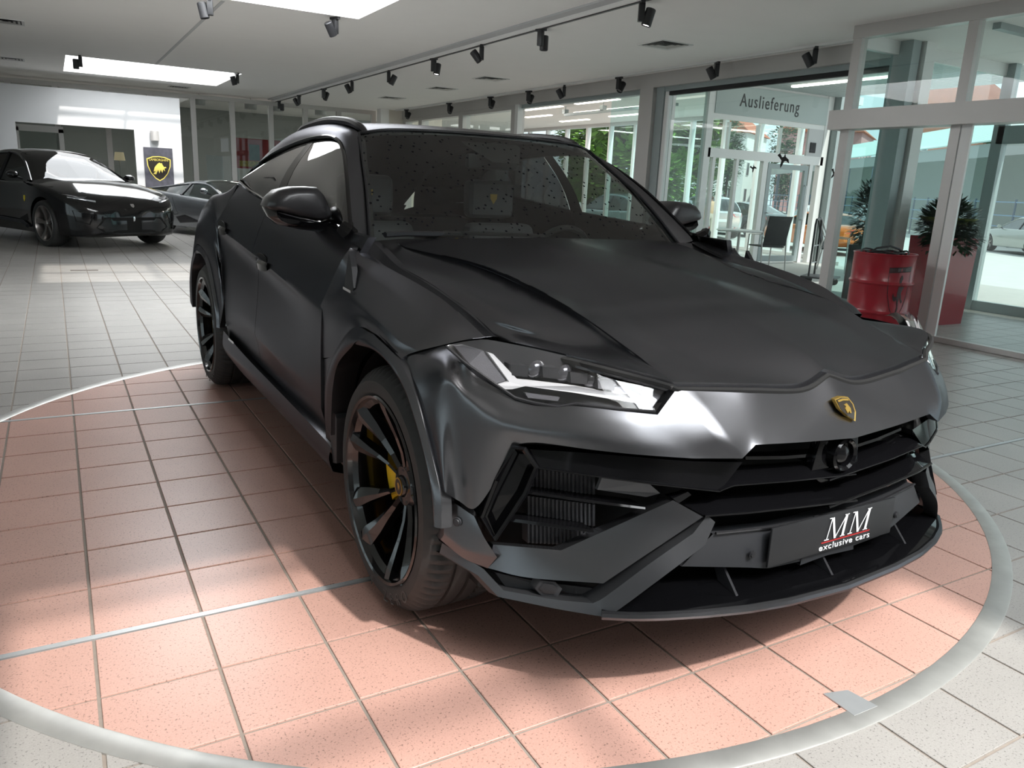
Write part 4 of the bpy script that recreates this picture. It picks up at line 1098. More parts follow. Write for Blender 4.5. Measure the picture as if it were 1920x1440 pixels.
both(hpoly([(985, 737), (1050, 745), (1046, 752), (990, 746)], .03), 'lamp_reflector', M_REFL, smooth=False)
both(lambda: MB().tube([HLP(a, b, .0) for a, b in HB], .004, 6), 'lamp_seal', M_SATB)

# ---------------------------------------------------------------- front openings and bumper
def fp(P, off, depth=.03):
    """mirrored pair of flat-ish pieces traced on the front; off may vary per point"""
    def f():
        pts = [F(p[0], p[1], p[2] if len(p) > 2 else off) for p in P]
        return MB().prism(pts, (-depth, 0, 0))
    return f
def band(A, B, oa, ob, depth=.03, n=8, sharp=()):
    """strip between two traced lines, turned back by depth on both sides; clamps the centre to y=0"""
    def f():
        a = [F(p[0], p[1], oa) for p in A]; b = [F(p[0], p[1], ob) for p in B]
        for q in (a, b):
            if abs(q[-1][1]) < .05: q[-1][1] = 0.0
        a = resample(a, 30); b = resample(b, 30)
        iv = np.array([-depth, 0, 0]); return MB().grid([[p+iv for p in a], a, b, [p+iv for p in b]])
    return f
cav = [(.74, -.30), (.70, -.50), (.58, -.72), (.44, -.84), (.30, -.86), (.30, .86), (.44, .84), (.58, .72), (.70, .50), (.74, .30)]
MB().prism([(x, y, .24) for x, y in cav], (0, 0, .46)).build('grille_cavity', M_VOID, U, smooth=False)
# radiator fins
def fins():
    b = MB()
    for k in range(17):
        px = 992+k*7.6
        for (ya, yb) in ((878+k*.9, 925+k*1.2), (930+k*1.0, 972+k*.9), (982+k*.6, 1018+k*.4)):
            a = F(px, ya, -.085); c = F(px, yb, -.085); w = np.array([0, .0035, 0]); d = np.array([-.03, 0, 0])
            b.prism([a-w, a+w, c+w, c-w], d)
    return b
both(fins, 'radiator_fins', mat('radiator', (.07, .07, .074), .4, .6), smooth=False)
both(lambda: MB().prism([F(a, b, -.125) for a, b in ((965, 870), (1250, 900), (1215, 960), (1060, 1045), (935, 1030))], (-.01, 0, 0)), 'radiator_core', M_VOID, smooth=False)
# black band under the nose and grille bars
both(band([(987, 842), (1112, 850), (1240, 861), (1300, 865), (1392, 867)], [(1010, 876), (1112, 891), (1240, 908), (1320, 917), (1350, 920)], -.030, -.012, .05), 'upper_grille_band', M_GLOSS)
both(band([(1398, 856), (1470, 855), (1545, 849), (1604, 843)], [(1398, 862), (1470, 861), (1545, 855), (1604, 848)], -.05, -.05, .04), 'grille_slat', M_GLOSS)
both(band([(1335, 892), (1372, 886), (1480, 880), (1604, 868)], [(1350, 919), (1374, 909), (1480, 901), (1604, 888)], -.045, -.010, .05), 'grille_bar', M_GLOSS)
both(band([(1270, 940), (1330, 925), (1480, 917), (1604, 902)], [(1321, 967), (1400, 961), (1483, 952), (1606, 938)], -.060, .004, .05), 'lower_grille_bar', M_GLOSS)
both(band([(990, 921), (1060, 931), (1140, 942), (1210, 951)], [(990, 926), (1060, 936), (1140, 947), (1210, 955)], -.030, -.026, .06), 'intake_slat', M_GLOSS)
both(band([(958, 972), (1010, 979), (1060, 986), (1113, 994)], [(958, 978), (1010, 985), (1060, 992), (1113, 999)], -.032, -.028, .06), 'intake_slat', M_GLOSS)
both(fp([(1130, 893), (1215, 905), (1238, 925), (1212, 932), (1120, 918)], -.055, .01), 'intake_duct', mat('duct_grey', (.10, .10, .105), .25, .3), smooth=False)
both(fp([(1262, 935), (1290, 922), (1296, 928), (1272, 944)], -.02, .02), 'grille_strut', M_GLOSS, smooth=False)
def edge(P, off, r=.0032):
    def f():
        q = [F(a, b, off) for a, b in P]
        if abs(q[-1][1]) < .05: q[-1][1] = 0.0
        return MB().tube(resample(q, 26), r, 6)
    return f
both(edge([(1010, 877), (1112, 892), (1240, 909), (1320, 918), (1350, 921)], -.010), 'bar_edge', M_GLOSS)
both(edge([(1350, 920), (1374, 910), (1480, 902), (1604, 889)], -.008), 'bar_edge', M_GLOSS)
both(edge([(1321, 967), (1400, 961), (1483, 952), (1606, 938)], .006, .0045), 'bar_edge', M_GLOSS)
# intake blade
def blade_frame():
    P = [(962, 838), (983, 842), (1006, 876), (985, 925), (928, 1010), (905, 969), (932, 900)]
    pts = [F(a, b, .0) for a, b in P]
    return MB().tube([p for p in pts], .0075, 6, closed=True)
both(blade_frame, 'intake_frame', M_GLOSS)
both(fp([(962, 838), (970, 850), (930, 930), (914, 968), (928, 1003), (928, 1010), (905, 969), (932, 900)], .0, .05), 'intake_blade', M_GLOSS, smooth=False)
both(fp([(970, 850), (985, 852), (1000, 878), (980, 925), (928, 1002), (914, 968), (930, 930)], -.028, .03), 'intake_blade_core', M_GLOSS, smooth=False)
both(fp([(1006, 876), (1000, 878), (980, 925), (928, 1002), (928, 1010), (985, 925)], .0, .06), 'intake_blade_edge', M_GLOSS, smooth=False)
# lower corner panel with parking sensor
def corner():
    a = [F(838, 934, -.004), F(862, 950, -.006), F(889, 968, -.010)]
    b_ = [F(834, 968, .0), F(868, 990, .004), F(908, 1008, .010)]
    c = [F(832, 1004, .008), F(868, 1030, .014), F(932, 1045, .016)]
    d = [F(826, 1012, .0), F(868, 1046, .0), F(914, 1066, -.002)]
    return panel(net([a, b_, c, d], 5, 6, (2,)), .03, (-1, 0, 0), .0)
both(corner, 'bumper_corner', M_PAINT, angle=30)
def sensor(px, py, off, r, m=None):
    def f():
        c = F(px, py, off); e = (F(px+2, py, off)-F(px-2, py, off)); t = e/np.linalg.norm(e); nrm = np.cross(t, [0, 0, 1.0]); nrm = nrm if nrm[0] > 0 else -nrm
        R = Vector(nrm).to_track_quat('Z', 'Y').to_matrix().to_4x4()
        return MB().lathe([(0, .004), (r*.6, .004), (r*.7, .001), (r*.95, .001), (r, -.004)], 20, Matrix.Translation(c+nrm*.004) @ R)
    return f
both(sensor(858, 978, .004, .013), 'parking_sensor', M_PLAS)
# body coloured wing of the bumper
def bwing():
    A = F(925, 1021, -.020); B_ = F(1052, 1032, -.030); C_ = F(1262, 938, -.022); D = F(1318, 969, .006); E_ = F(1131, 1094, .040); G_ = F(990, 1083, .012); H_ = F(915, 1065, .0)
    up = [A, A*.5+B_*.5, B_, B_*.5+C_*.5, C_]; lo = [H_, G_, E_, E_*.5+D*.5, D]
    mid = [p*.5+q*.5 for p, q in zip(up, lo)]
    G = net([up, mid, lo], 4, 6, (), (2,))
    return panel(G, .035, (-1, 0, -.15), .0)
both(bwing, 'bumper_wing', M_PAINT, angle=14)
# fog recess
both(fp([(905, 1066), (990, 1084), (1131, 1096), (1122, 1132), (1040, 1128), (940, 1112)], -.035, .02), 'sensor_recess', M_VOID, smooth=False)
both(fp([(928, 1073), (1000, 1089), (1118, 1104), (1100, 1124), (1040, 1120), (948, 1100)], -.022, .01), 'recess_panel', M_PLAS, smooth=False)
both(fp([(1003, 1104), (1014, 1088), (1042, 1091), (1055, 1104), (1045, 1121), (1016, 1118)], .006, .03), 'radar_cover', M_PLAS, bevel=.003)
both(fp([(1011, 1104), (1019, 1094), (1038, 1096), (1046, 1104), (1040, 1115), (1021, 1113)], .009, .01), 'radar_lens', M_SATB, bevel=.002)
# lower lip
def lip():
    o = [F(824, 1037, .0), F(896, 1079, .012), F(934, 1119, .020), F(1040, 1141, .034), F(1128, 1156, .050), F(1150, 1150, .050), F(1240, 1084, .034), F(1322, 1022, .016), F(1341, 979, .004)]
    i = [F(829, 1018, .0), F(908, 1068, .004), F(944, 1107, .010), F(1040, 1124, .020), F(1112, 1131, .030), F(1136, 1118, .030), F(1218, 1057, .018), F(1300, 1000, .004), F(1326, 966, .0)]
    iv = np.array([-.05, 0, 0]); un = [p+np.array([-.05, 0, -.012]) for p in o]
    G = net([[p+iv for p in i], i, o, un], 3, 5, (1, 2), (1, 2, 4, 7))
    return MB().grid(G)
both(lip, 'front_lip', mat('satin_lip', (.085, .087, .093), .42, .85), angle=25)
# valance, plate, splitter
M_STEELF = mat('fin_black', (.05, .05, .055), .2, .5)
both(band([(1337, 1001), (1448, 990), (1520, 974), (1599, 952)], [(1278, 1062), (1402, 1064), (1440, 1066), (1600, 1030)], -.022, -.014, .04), 'valance', M_PLAS)
both(lambda: MB().tube([F(1342, 1000, -.018), F(1448, 989, -.018), F(1520, 973, -.018), F(1598, 951, -.018)], .004, 6), 'valance_trim', M_PAINT)
both(sensor(1409, 1039, -.012, .011), 'parking_sensor', M_SATB)
pl = MB().box((.888, -.262, .376), (.896, .262, .490)).build('number_plate', M_PLATE, U, bevel=.004)
def on_plate(name, s, size, y, z, m, sx=1.0, shear=0.0, sp=1.0): return text(name, s, size, (.8975, y, z), (PI/2, 0, PI/2), m, pl, .0008, 'CENTER', sx, shear, sp)
import os
def serif_M(name, y, z, w, h, m):
    """a capital M with serifs, slanted"""
    t = w*.16; th = w*.045
    def q(a, b): return (.8978, y+(a-.5)*w+(b*.13*w), z+(b-.5)*h)
    b = MB()
    def st(x0, x1, wd): b.prism([q(x0-wd, 0), q(x0+wd, 0), q(x1+wd, 1), q(x1-wd, 1)], (.001, 0, 0))
    st(.06, .10, .02); st(.50, .14, .055); st(.50, .88, .02); st(.90, .88, .06)
    for x0 in (.06, .90): b.prism([q(x0-.12, 0), q(x0+.12, 0), q(x0+.12, .04), q(x0-.12, .04)], (.001, 0, 0))
    for x0 in (.10, .92): b.prism([q(x0-.14, .96), q(x0+.08, .96), q(x0+.08, 1), q(x0-.14, 1)], (.001, 0, 0))
    return b.build(name, m, pl, smooth=False)
serif_M('letter', -.002, .446, .080, .066, M_WHITEP); serif_M('letter', .098, .446, .080, .066, M_WHITEP)
MB().box((.8965, -.055, .405), (.8975, .155, .4085)).build('underline', M_REDP, pl, smooth=False)
tx = on_plate('lettering', 'exclusive cars', .026, .048, .392, M_WHITEP, 1.0, .0, 1.08)
wd = max(v.co.x for v in tx.data.vertices)-min(v.co.x for v in tx.data.vertices); tx.scale = (.22/wd, 1, 1)
SPL = [(1128, 1153), (1185, 1156), (1240, 1155), (1320, 1150), (1400, 1142), (1480, 1128), (1562, 1108)]
def splitter_rim():
    P = [F(a, b, .055) for a, b in SPL]; P[-1][1] = 0.0
    return MB().tube(resample(P, 24), .012, 8)
both(splitter_rim, 'splitter_edge', M_PAINT)
def splitter_deck():
    P = [F(a, b-8, .048) for a, b in SPL]; P[-1][1] = 0.0
    Q = [np.array([.66, p[1]*.88, p[2]+.05]) for p in P]
    P, Q = resample(P, 20), resample(Q, 20)
    return MB().grid([[p-np.array([0, 0, .015]) for p in P], P, Q])
both(splitter_deck, 'splitter_deck', M_GLOSS)
for y_ in (-.36, 0.0, .36):
    q = min([F(a, b, .048) for a, b in resample(SPL, 40)], key=lambda p: abs(p[1]+abs(y_))); x0, z0 = q[0], q[2]+.006
    MB().prism([(x0-.16, y_-.004, z0+.125), (x0-.145, y_-.004, z0+.125), (x0-.03, y_-.004, z0+.006), (x0-.10, y_-.004, z0+.016)], (0, .008, 0)).build('splitter_fin', M_STEELF, U, smooth=False)
# badge
SH = [(1565, 749), (1577, 744), (1590, 744.5), (1600, 757), (1605, 772), (1604, 790), (1589, 781), (1575, 768)]
def bp_(a, b, e): return F(a, b, np.interp(b, [735, 775, 824], [-.055, -.018, 0])+e)
cx_ = sum(a for a, b in SH)/len(SH); cy_ = sum(b for a, b in SH)/len(SH)
bd = MB().prism([bp_(a, b, .006) for a, b in SH], (-.012, 0, 0)).build('bonnet_badge', M_GOLD, U, smooth=False)
MB().prism([bp_(cx_+(a-cx_)*.86, cy_+(b-cy_)*.90, .0075) for a, b in SH], (-.004, 0, 0)).build('badge_field', M_BADGE, bd, smooth=False)
bull = [(1583, 759), (1588, 756), (1591, 760), (1595, 765), (1597, 774), (1595, 775), (1593, 770), (1590, 775), (1588, 771), (1585, 766), (1587, 762)]
MB().prism([bp_(a, b, .009) for a, b in bull], (-.003, 0, 0)).build('badge_bull', M_GOLD, bd, smooth=False)
MB().prism([bp_(a, b, .009) for a, b in ((1571, 751), (1580, 747.5), (1590, 747.5), (1592, 751), (1581, 751), (1573, 754))], (-.003, 0, 0)).build('badge_lettering', M_GOLD, bd, smooth=False)
# radar/camera unit in the grille
rc = F(1590, 851, -.015); 
RM = Matrix.Translation((rc[0], 0.0, rc[2])) @ Matrix.Rotation(PI/2, 4, 'Y')
MB().lathe([(.048, -.03), (.048, .004), (.043, .010), (.036, .004), (.034, -.012), (.0, -.012)], 28, RM).build('camera_ring', M_GLOSS, U)
MB().lathe([(.0, .008), (.015, .006), (.026, -.002), (.029, -.014)], 24, RM).build('camera_lens', M_GLOSS, U)
MB().prism([(rc[0]-.02, y, z+rc[2]) for y, z in ((-.10, -.05), (-.08, .05), (.08, .05), (.10, -.05), (.05, -.085), (-.05, -.085))], (-.03, 0, 0)).build('camera_bracket', M_GLOSS, U, bevel=.006)
# ---------------------------------------------------------------- wheels
def tyre_mb(R, Rr, w, n=210):
    prof = [(Rr-.004, .014), (Rr+.004, .008), (Rr+.014, .004), (Rr+(R-Rr)*.5, .006), (R-.028, .020), (R-.012, .034), (R-.004, .048), (R, .066), (R, w*.30), (R-.008, w*.305), (R-.008, w*.34), (R, w*.345), (R+.001, w*.48), (R-.008, w*.485), (R-.008, w*.53), (R+.001, w*.535), (R, w*.67), (R-.008, w*.675), (R-.008, w*.71), (R, w*.715), (R, w-.05), (R-.003, w-.026), (R-.024, w+.004), (Rr+.014, w), (Rr, w-.012)]
    rows = []
    for (r, h) in prof:
        row = []
        for k in range(n):
            a = 2*PI*k/n; rr = r
            if r > R-.013 and (.03 < h < w*.30) and k % 3 == 0: rr = r-.009
            if r > R-.012 and (w*.71 < h < w-.015) and k % 3 == 1: rr = r-.009
            row.append((rr*math.cos(a), h, rr*math.sin(a)))
        rows.append(row)
    return MB().grid(rows, close=True)
TW, TR = .285, .386; RR = .298
me_tyre = tyre_mb(TR, RR, TW).mesh('tyre', angle=28); me_tyre.materials.append(M_TYRE)
me_tyre_r = tyre_mb(TR, RR, .325).mesh('tyre', angle=28); me_tyre_r.materials.append(M_TYRE)
def Ry(p, a): return (p[0]*math.cos(a)-p[2]*math.sin(a), p[1], p[0]*math.sin(a)+p[2]*math.cos(a))
bar_ = MB()
def lat(prof, n=72):
    return MB().grid([[(r*math.cos(2*PI*k/n), h, r*math.sin(2*PI*k/n)) for k in range(n)] for r, h in prof], close=True)
me_rim = lat([(RR+.002, .006), (RR-.002, .0), (RR-.010, .004), (RR-.014, .02), (RR-.03, .035), (RR-.035, .15), (RR-.02, .24), (RR, .26)]).mesh('rim_barrel'); me_rim.materials.append(M_RIM)
def spoke_mb():
    b = MB()
    # sections from hub to rim: radius, face depth, half width, side offset, web depth
    sec = [(.050, .090, .007, .012, .05), (.11, .078, .009, .026, .045), (.160, .060, .015, .041, .045), (.205, .040, .025, .058, .04), (.255, .016, .036, .072, .035), (.291, .005, .034, .082, .03)]
    rows = []
    for (r, d, hw, so, web) in sec:
        rows.append([(so-hw, d+web, r), (so-hw, d+.006, r), (so-hw*.2, d, r), (so+hw*.9, d+.012, r), (so+hw, d+web, r)])
    b.grid(rows); return b
sp = spoke_mb(); sp2 = sp.copy().map(lambda p: (-p[0], p[1], p[2])); sp2.f = [f[::-1] for f in sp2.f]
me_sp = sp.mesh('spoke', angle=12); me_sp.materials.append(M_RIM); me_sp2 = sp2.mesh('spoke', angle=12); me_sp2.materials.append(M_RIM)
me_hub = lat([(.0, .075), (.030, .075), (.034, .079), (.036, .086), (.062, .088), (.072, .10), (.074, .16)], 40).mesh('hub'); me_hub.materials.append(M_RIM)
me_cap = lat([(.0, .0725), (.026, .0725), (.027, .076)], 28).mesh('hub_cap'); me_cap.materials.append(M_BADGE)
me_ring = lat([(.0255, .0715), (.0295, .0715), (.0295, .076), (.0255, .076), (.0255, .0715)], 28).mesh('cap_ring'); me_ring.materials.append(M_GOLD)
me_bull = MB().prism([(a*.001, .0718, b*.001) for a, b in ((-9, 8), (-2, 14), (4, 10), (9, 4), (7, -8), (3, -2), (0, -13), (-4, -3), (-6, 2))], (0, .001, 0)).mesh('cap_bull', smooth=False); me_bull.materials.append(M_GOLD)
me_disc = lat([(.06, .15), (.19, .15), (.19, .185), (.06, .185)], 48).mesh('brake_disc'); me_disc.materials.append(M_DISC)
me_back = lat([(.05, .20), (RR-.036, .20)], 48).mesh('wheel_back'); me_back.materials.append(M_VOID)
def caliper():
    rows = []
    for k in range(15):
        a = math.radians(128+88*k/14); e = 1-.15*abs(k-7)/7
        rows.append([(r*math.cos(a), h, r*math.sin(a)) for r, h in ((.125, .15), (.125, .118), (.15, .11), (.20*e+.01, .112), (.215*e+.005, .13), (.215*e+.005, .21))])
    return MB().grid(rows)
me_cal = caliper().mesh('brake_caliper'); me_cal.materials.append(M_YEL)
me_bolt = lat([(.0, .083), (.008, .083), (.009, .09)], 8).mesh('wheel_bolt'); me_bolt.materials.append(M_SATB)
M_EMB = mat('embossed_rubber', (.05, .049, .048), .6)
def wheel(x, y, side, z=TR+.003, rear=False, rot=0.0):
    w = empty('wheel', (x, y, z)); w.parent = U
    if side > 0: w.rotation_euler = (0, 0, PI)
    link('tyre', me_tyre_r if rear else me_tyre, None, w); link('rim_barrel', me_rim, None, w); link('wheel_back', me_back, None, w)
    for k in range(5):
        for me in (me_sp, me_sp2):
            o = link('spoke', me, None, w); o.rotation_euler = (0, rot+2*PI*k/5, 0)
        o = link('wheel_bolt', me_bolt, None, w); a = 2*PI*k/5+.3; o.location = (.05*math.cos(a), 0.004, .05*math.sin(a))
    for nm, me in (('hub', me_hub), ('hub_cap', me_cap), ('cap_ring', me_ring), ('cap_bull', me_bull), ('brake_disc', me_disc), ('brake_caliper', me_cal)): link(nm, me, None, w)
    s = 'P ZERO'
    for i, ch in enumerate(s):
        if ch == ' ': continue
        a = math.radians(262+i*9.5); r = (RR+TR)/2-.002
        t = text('sidewall_letter', ch, .052, (r*math.cos(a), .0050, r*math.sin(a)), (0, 0, 0), M_EMB, w, .0012)
        t.rotation_euler = Matrix(((-math.sin(a), math.cos(a)*1, 0), (0, 0, -1), (math.cos(a), math.sin(a), 0))).to_euler()
        xa = Vector((-math.sin(a), 0, math.cos(a))); ya = Vector((-math.cos(a), 0, -math.sin(a))); za = xa.cross(ya)
        t.rotation_euler = Matrix((xa, ya, za)).transposed().to_euler()
    return w
wheel(0, -1.012, -1, rot=.22); wheel(-3.003, -1.014, -1, rear=True, rot=.1); wheel(0, 1.012, 1, rot=.5); wheel(-3.003, 1.014, 1, rear=True)
# ================================================================== other vehicles
from mathutils.bvhtree import BVHTree
def curve(pts, smooth=True):
    P = sorted([(float(a), float(b)) for a, b in pts]); D = spline([np.array(p) for p in P], 12) if smooth else [np.array(p) for p in P]
    xs = [p[0] for p in D]; ys = [p[1] for p in D]
    return lambda x: float(np.interp(x, xs, ys))
M_CGLASS = glass('car_glass', (.10, .115, .115), refl=1.0)
M_CGLASSL = glass('car_glass_light', (.30, .36, .36), refl=1.8)
M_TAIL = mat('tail_lamp_red', (.55, .02, .03), .2, coat=.6, emit=(1, .05, .05), estr=.12)
M_HEADL = mat('head_lamp_glass', (.55, .57, .6), .12, .3, coat=1)
M_ALLOY = mat('alloy', (.30, .28, .27), .28, .9)
M_ALLOYD = mat('dark_alloy', (.06, .06, .065), .25, .7)
M_PLW = mat('plate_white', (.75, .76, .76), .5)
def simple_wheel(parent, x, y, R, w, rim_m, spokes=5, side=-1):
    wh = empty('wheel', (x, y, R)); wh.parent = parent
    if side > 0: wh.rotation_euler = (0, 0, PI)
    Rr = R*.76
    lat([(Rr-.004, .012), (Rr+.012, .0), (Rr+(R-Rr)*.5, -.008), (R-.018, .0), (R, .04), (R, w-.04), (R-.02, w), (Rr, w-.01)], 48).build('tyre', M_TYRE, wh)
    lat([(Rr+.002, .004), (Rr-.008, .0), (Rr-.014, .02), (Rr-.03, .14)], 40).build('rim', rim_m, wh)
    lat([(.02, .13), (Rr-.02, .13)], 30).build('brake_disc', M_DISC, wh)
    for k in range(spokes):
        rows = []
        for (r, d, hw) in ((.03, .05, .028), (Rr*.5, .045, .030), (Rr*.98, .012, .048)):
            rows.append([Ry(p, 2*PI*k/spokes+.2) for p in ((-hw, d+.03, r), (-hw*.8, d, r), (hw*.8, d, r), (hw, d+.03, r))])
        MB().grid(rows).build('spoke', rim_m, wh, angle=20)
    lat([(0, .035), (.03, .035), (.045, .05), (.05, .09)], 20).build('hub', rim_m, wh)
    return wh
class GCar:
    def __init__(s, name, label, loc, yaw, P, group=None, cat='car'):
        s.P = P; s.root = empty(name, loc, yaw); tag(s.root, label, cat, group)
        top, bot, wid, roof = curve(P['top']), curve(P['bot'], False), curve(P['wid']), curve(P['roof'])
        s.top, s.wid = top, wid
        x0, x1 = P['wid'][0][0], P['wid'][-1][0]
        if x0 > x1: x0, x1 = x1, x0
        cr = P.get('crown', .03); n = P.get('n', 44)
        xs = [x0+(x1-x0)*(.5-.5*math.cos(PI*i/n)) for i in range(n+1)]
        rings = []
        for x in xs:
            w, zb, zt = wid(x), bot(x), top(x); h = zt-zb
            half = [(0, zb), (w*.86, zb), (w*.965, zb+.07), (w*.985, zb+h*.28), (w*1.0, zb+h*.52), (w*.99, zb+h*.74), (w*.955, zt-.05), (w*.86, zt-.008), (w*.55, zt+cr*.7), (0, zt+cr)]
            if 'sec' in P: half = P['sec'](x, w, zb, zt, cr)
            sm = spline([np.array([0, a, b]) for a, b in half], 3)
            ring = [(x, p[1], p[2]) for p in sm]; ring += [(x, -p[1], p[2]) for p in sm[-2:0:-1]]
            rings.append(ring)
        b = MB().grid(rings, close=True); k = len(rings[0])
        b.f.append(tuple(range(k))[::-1]); e = (len(rings)-1)*k; b.f.append(tuple(e+i for i in range(k)))
        me = b.mesh('body', angle=35)
        s.bvh = BVHTree.FromPolygons([Vector(v) for v in b.v], b.f)
        o = bpy.data.objects.new('body_tmp', me); COL.objects.link(o)
        cut = MB()
        for ax in P['axles']:
            cut.cyl((ax, -1.5, P['R']+.005), (ax, 1.5, P['R']+.005), P['R']*1.12, 40)
        cm = cut.mesh('cut'); c = bpy.data.objects.new('cut_tmp', cm); COL.objects.link(c)
        md = o.modifiers.new('b', 'BOOLEAN'); md.object = c; md.operation = 'DIFFERENCE'; md.solver = 'EXACT'
        bpy.context.view_layer.update()
        me2 = bpy.data.meshes.new_from_object(o.evaluated_get(bpy.context.evaluated_depsgraph_get()))
        bpy.data.objects.remove(o); bpy.data.objects.remove(c)
        me2.name = 'body'; me2.materials.clear(); me2.materials.append(P['paint'])
        me2.polygons.foreach_set('use_smooth', [True]*len(me2.polygons)); me2.set_sharp_from_angle(angle=math.radians(35))
        bo = bpy.data.objects.new('body', me2); COL.objects.link(bo); bo.parent = s.root
        # greenhouse
        rx = sorted([p[0] for p in P['roof']]); m = 26
        gx = [rx[0]+(rx[-1]-rx[0])*i/m for i in range(m+1)]; R = []
        zmax = max(p[1] for p in P['roof'])
        for x in gx:
            zb = top(x)-.02; zr = max(roof(x), zb+.012); hh = (zr-zb)/(zmax-zb); wb = wid(x)*P.get('tumble', .88); wr = wb*(1-P.get('lean', .30)*hh)
            R.append([(wb, zb), (wr+.012, zr-.085*hh), (wr*.93, zr-.03*hh), (wr*.55, zr), (0, zr+.008)])
        def strip(i0, i1, j0, j1, sgn):
            return MB().grid([[(gx[i], sgn*R[i][j][0], R[i][j][1]) for j in range(j0, j1+1)] for i in range(i0, i1+1)])
        xr0, xr1 = P['roofx']       # rear and front end of the painted roof
        ia = min(range(m+1), key=lambda i: abs(gx[i]-xr0)); ib = min(range(m+1), key=lambda i: abs(gx[i]-xr1))
        def full(i0, i1):
            b = strip(i0, i1, 1, 4, 1); c = strip(i0, i1, 1, 4, -1); c.f = [f[::-1] for f in c.f]; b.add(c.v, c.f); return b
        gl = P.get('glass', M_CGLASS)
        full(ib, m).build('windscreen', gl, s.root); full(0, ia).build('rear_window', gl, s.root); full(ia, ib).build('roof', P['paint'], s.root)
        for sg in (1, -1):
            strip(0, m, 0, 1, sg).build('side_window', gl, s.root)
            MB().tube([(gx[i], sg*R[i][1][0], R[i][1][1]) for i in range(m+1)], .022, 6).build('roof_frame', P['paint'], s.root)
            xb = P.get('bpillar', (xr0+xr1)/2); i = min(range(m+1), key=lambda i: abs(gx[i]-xb))
            MB().tube([(gx[i], sg*(R[i][0][0]+.004), R[i][0][1]), (gx[i], sg*(R[i][1][0]+.004), R[i][1][1])], .03, 6).build('b_pillar', M_SATB, s.root)
        for ax in P['axles']:
            for sg in (-1, 1):
                simple_wheel(s.root, ax, sg*(wid(ax)*P.get('wy', .985)), P['R'], .25, P.get('rim', M_ALLOY), P.get('spokes', 5), sg)
        mx, mz, mw = P['mirror']
        for sg in (-1, 1):
            y0 = wid(mx)*.92
            t = MB().lathe([(0, -.5), (.5, -.46), (.85, -.25), (1, 0), (.95, .2), (0, .2)], 14, Matrix.Translation((mx, sg*(y0+.13), mz)) @ Matrix.Rotation(-PI/2, 4, 'Y') @ Matrix.Diagonal((.065, mw, .16, 1)))
            t.build('mirror', P.get('mirror_m', P['paint']), s.root)
            MB().tube([(mx, sg*(y0-.02), mz-.07), (mx, sg*(y0+.09), mz-.03)], .018, 6).build('mirror_arm', M_SATB, s.root)
    def hit(s, o, d):
        h = s.bvh.ray_cast(Vector(o), Vector(d)); return h
    def decal(s, name, pts, axis, m, off=.005, th=.01, both_sides=True, sub=4):
        """pts are (a,b) pairs seen along axis '+x' (from the front: y,z), '-x', 'y' (from the sides: x,z) or 'z' (from above: x,y)"""
        out = []
        for sg in ((1, -1) if both_sides else (1,)):
            Q = []
            L = [np.array(p, float) for p in pts]
            for i in range(len(L)):
                for k in range(sub): Q.append(L[i]+(L[(i+1) % len(L)]-L[i])*k/sub)
            W = []; N = Vector((0, 0, 0))
            for a, b in Q:
                if axis == '+x': o, d = (6, sg*a, b), (-1, 0, 0)
                elif axis == '-x': o, d = (-9, sg*a, b), (1, 0, 0)
                elif axis == 'y': o, d = (a, -sg*4, b), (0, sg, 0)
                else: o, d = (a, sg*b, 4), (0, 0, -1)
                h = s.hit(o, d)
                if h[0] is None: continue
                nn = h[1] if h[1].dot(Vector(d)) < 0 else -h[1]
                W.append((h[0]+nn*off)); N += nn
            if len(W) < 3: continue
            N.normalize()
            c = sum(W, Vector((0, 0, 0)))/len(W)
            # domed cap: fan from a centre that also sits on the surface
            b = MB(); n = len(W); b.v = [tuple(p) for p in W]+[tuple(p-N*th) for p in W]+[tuple(c+N*off*.5)]
            b.f = [(i, (i+1) % n, 2*n) for i in range(n)]+[(i, n+i, n+(i+1) % n, (i+1) % n) for i in range(n)]
            out.append(b.build(name, m, s.root, angle=50))
        return out

# ---------------------------------------------------------------- black four-door coupe-SUV
M_BLK = mat('black_car_paint', (.003, .003, .004), .12, 0, coat=.6, spec=.35)
M_FLAKE = mat('yellow_enamel', (.7, .55, .03), .35)
fw = np.array([.443, -.896]); fax = np.array([.71, 13.83])
fc = GCar('black_coupe_suv', 'glossy black four-door sports car at far left by the white partition', (fax[0], fax[1], 0), math.atan2(-.896, .443), dict(
    paint=M_BLK, glass=M_CGLASS, n=60,
    wid=[(-3.98, .62), (-3.9, .80), (-3.6, .95), (-3.02, 1.01), (-2.5, .97), (-1.6, .95), (-.8, .965), (-.35, 1.0), (0, 1.01), (.35, .99), (.62, .93), (.80, .82), (.92, .62), (.96, .40)],
    bot=[(-3.98, .55), (-3.8, .32), (-3.5, .22), (-2.5, .19), (-.6, .19), (.4, .20), (.8, .20), (.96, .26)],
    top=[(-3.98, 1.02), (-3.8, 1.14), (-3.4, 1.16), (-2.9, 1.14), (-2.2, 1.07), (-1.4, 1.03), (-.75, 1.04), (-.3, 1.03), (.1, .985), (.45, .90), (.72, .80), (.88, .70), (.96, .60)],
    roof=[(-3.65, 1.15), (-3.3, 1.27), (-2.8, 1.43), (-2.3, 1.535), (-1.8, 1.575), (-1.45, 1.55), (-1.15, 1.44), (-.8, 1.21), (-.55, 1.04)], roofx=(-3.0, -1.42), bpillar=-1.75,
    axles=(0, -3.02), R=.375, rim=M_ALLOY, spokes=5, mirror=(-.82, 1.13, .10), crown=.075))
fc.decal('headlamp', [(.62, .835), (.90, .885), (.93, .865), (.70, .80)], '+x', M_LAMPD, .006)
fc.decal('daytime_light', [(.55, .775), (.88, .825), (.88, .81), (.56, .755)], '+x', M_HEADL, .008)
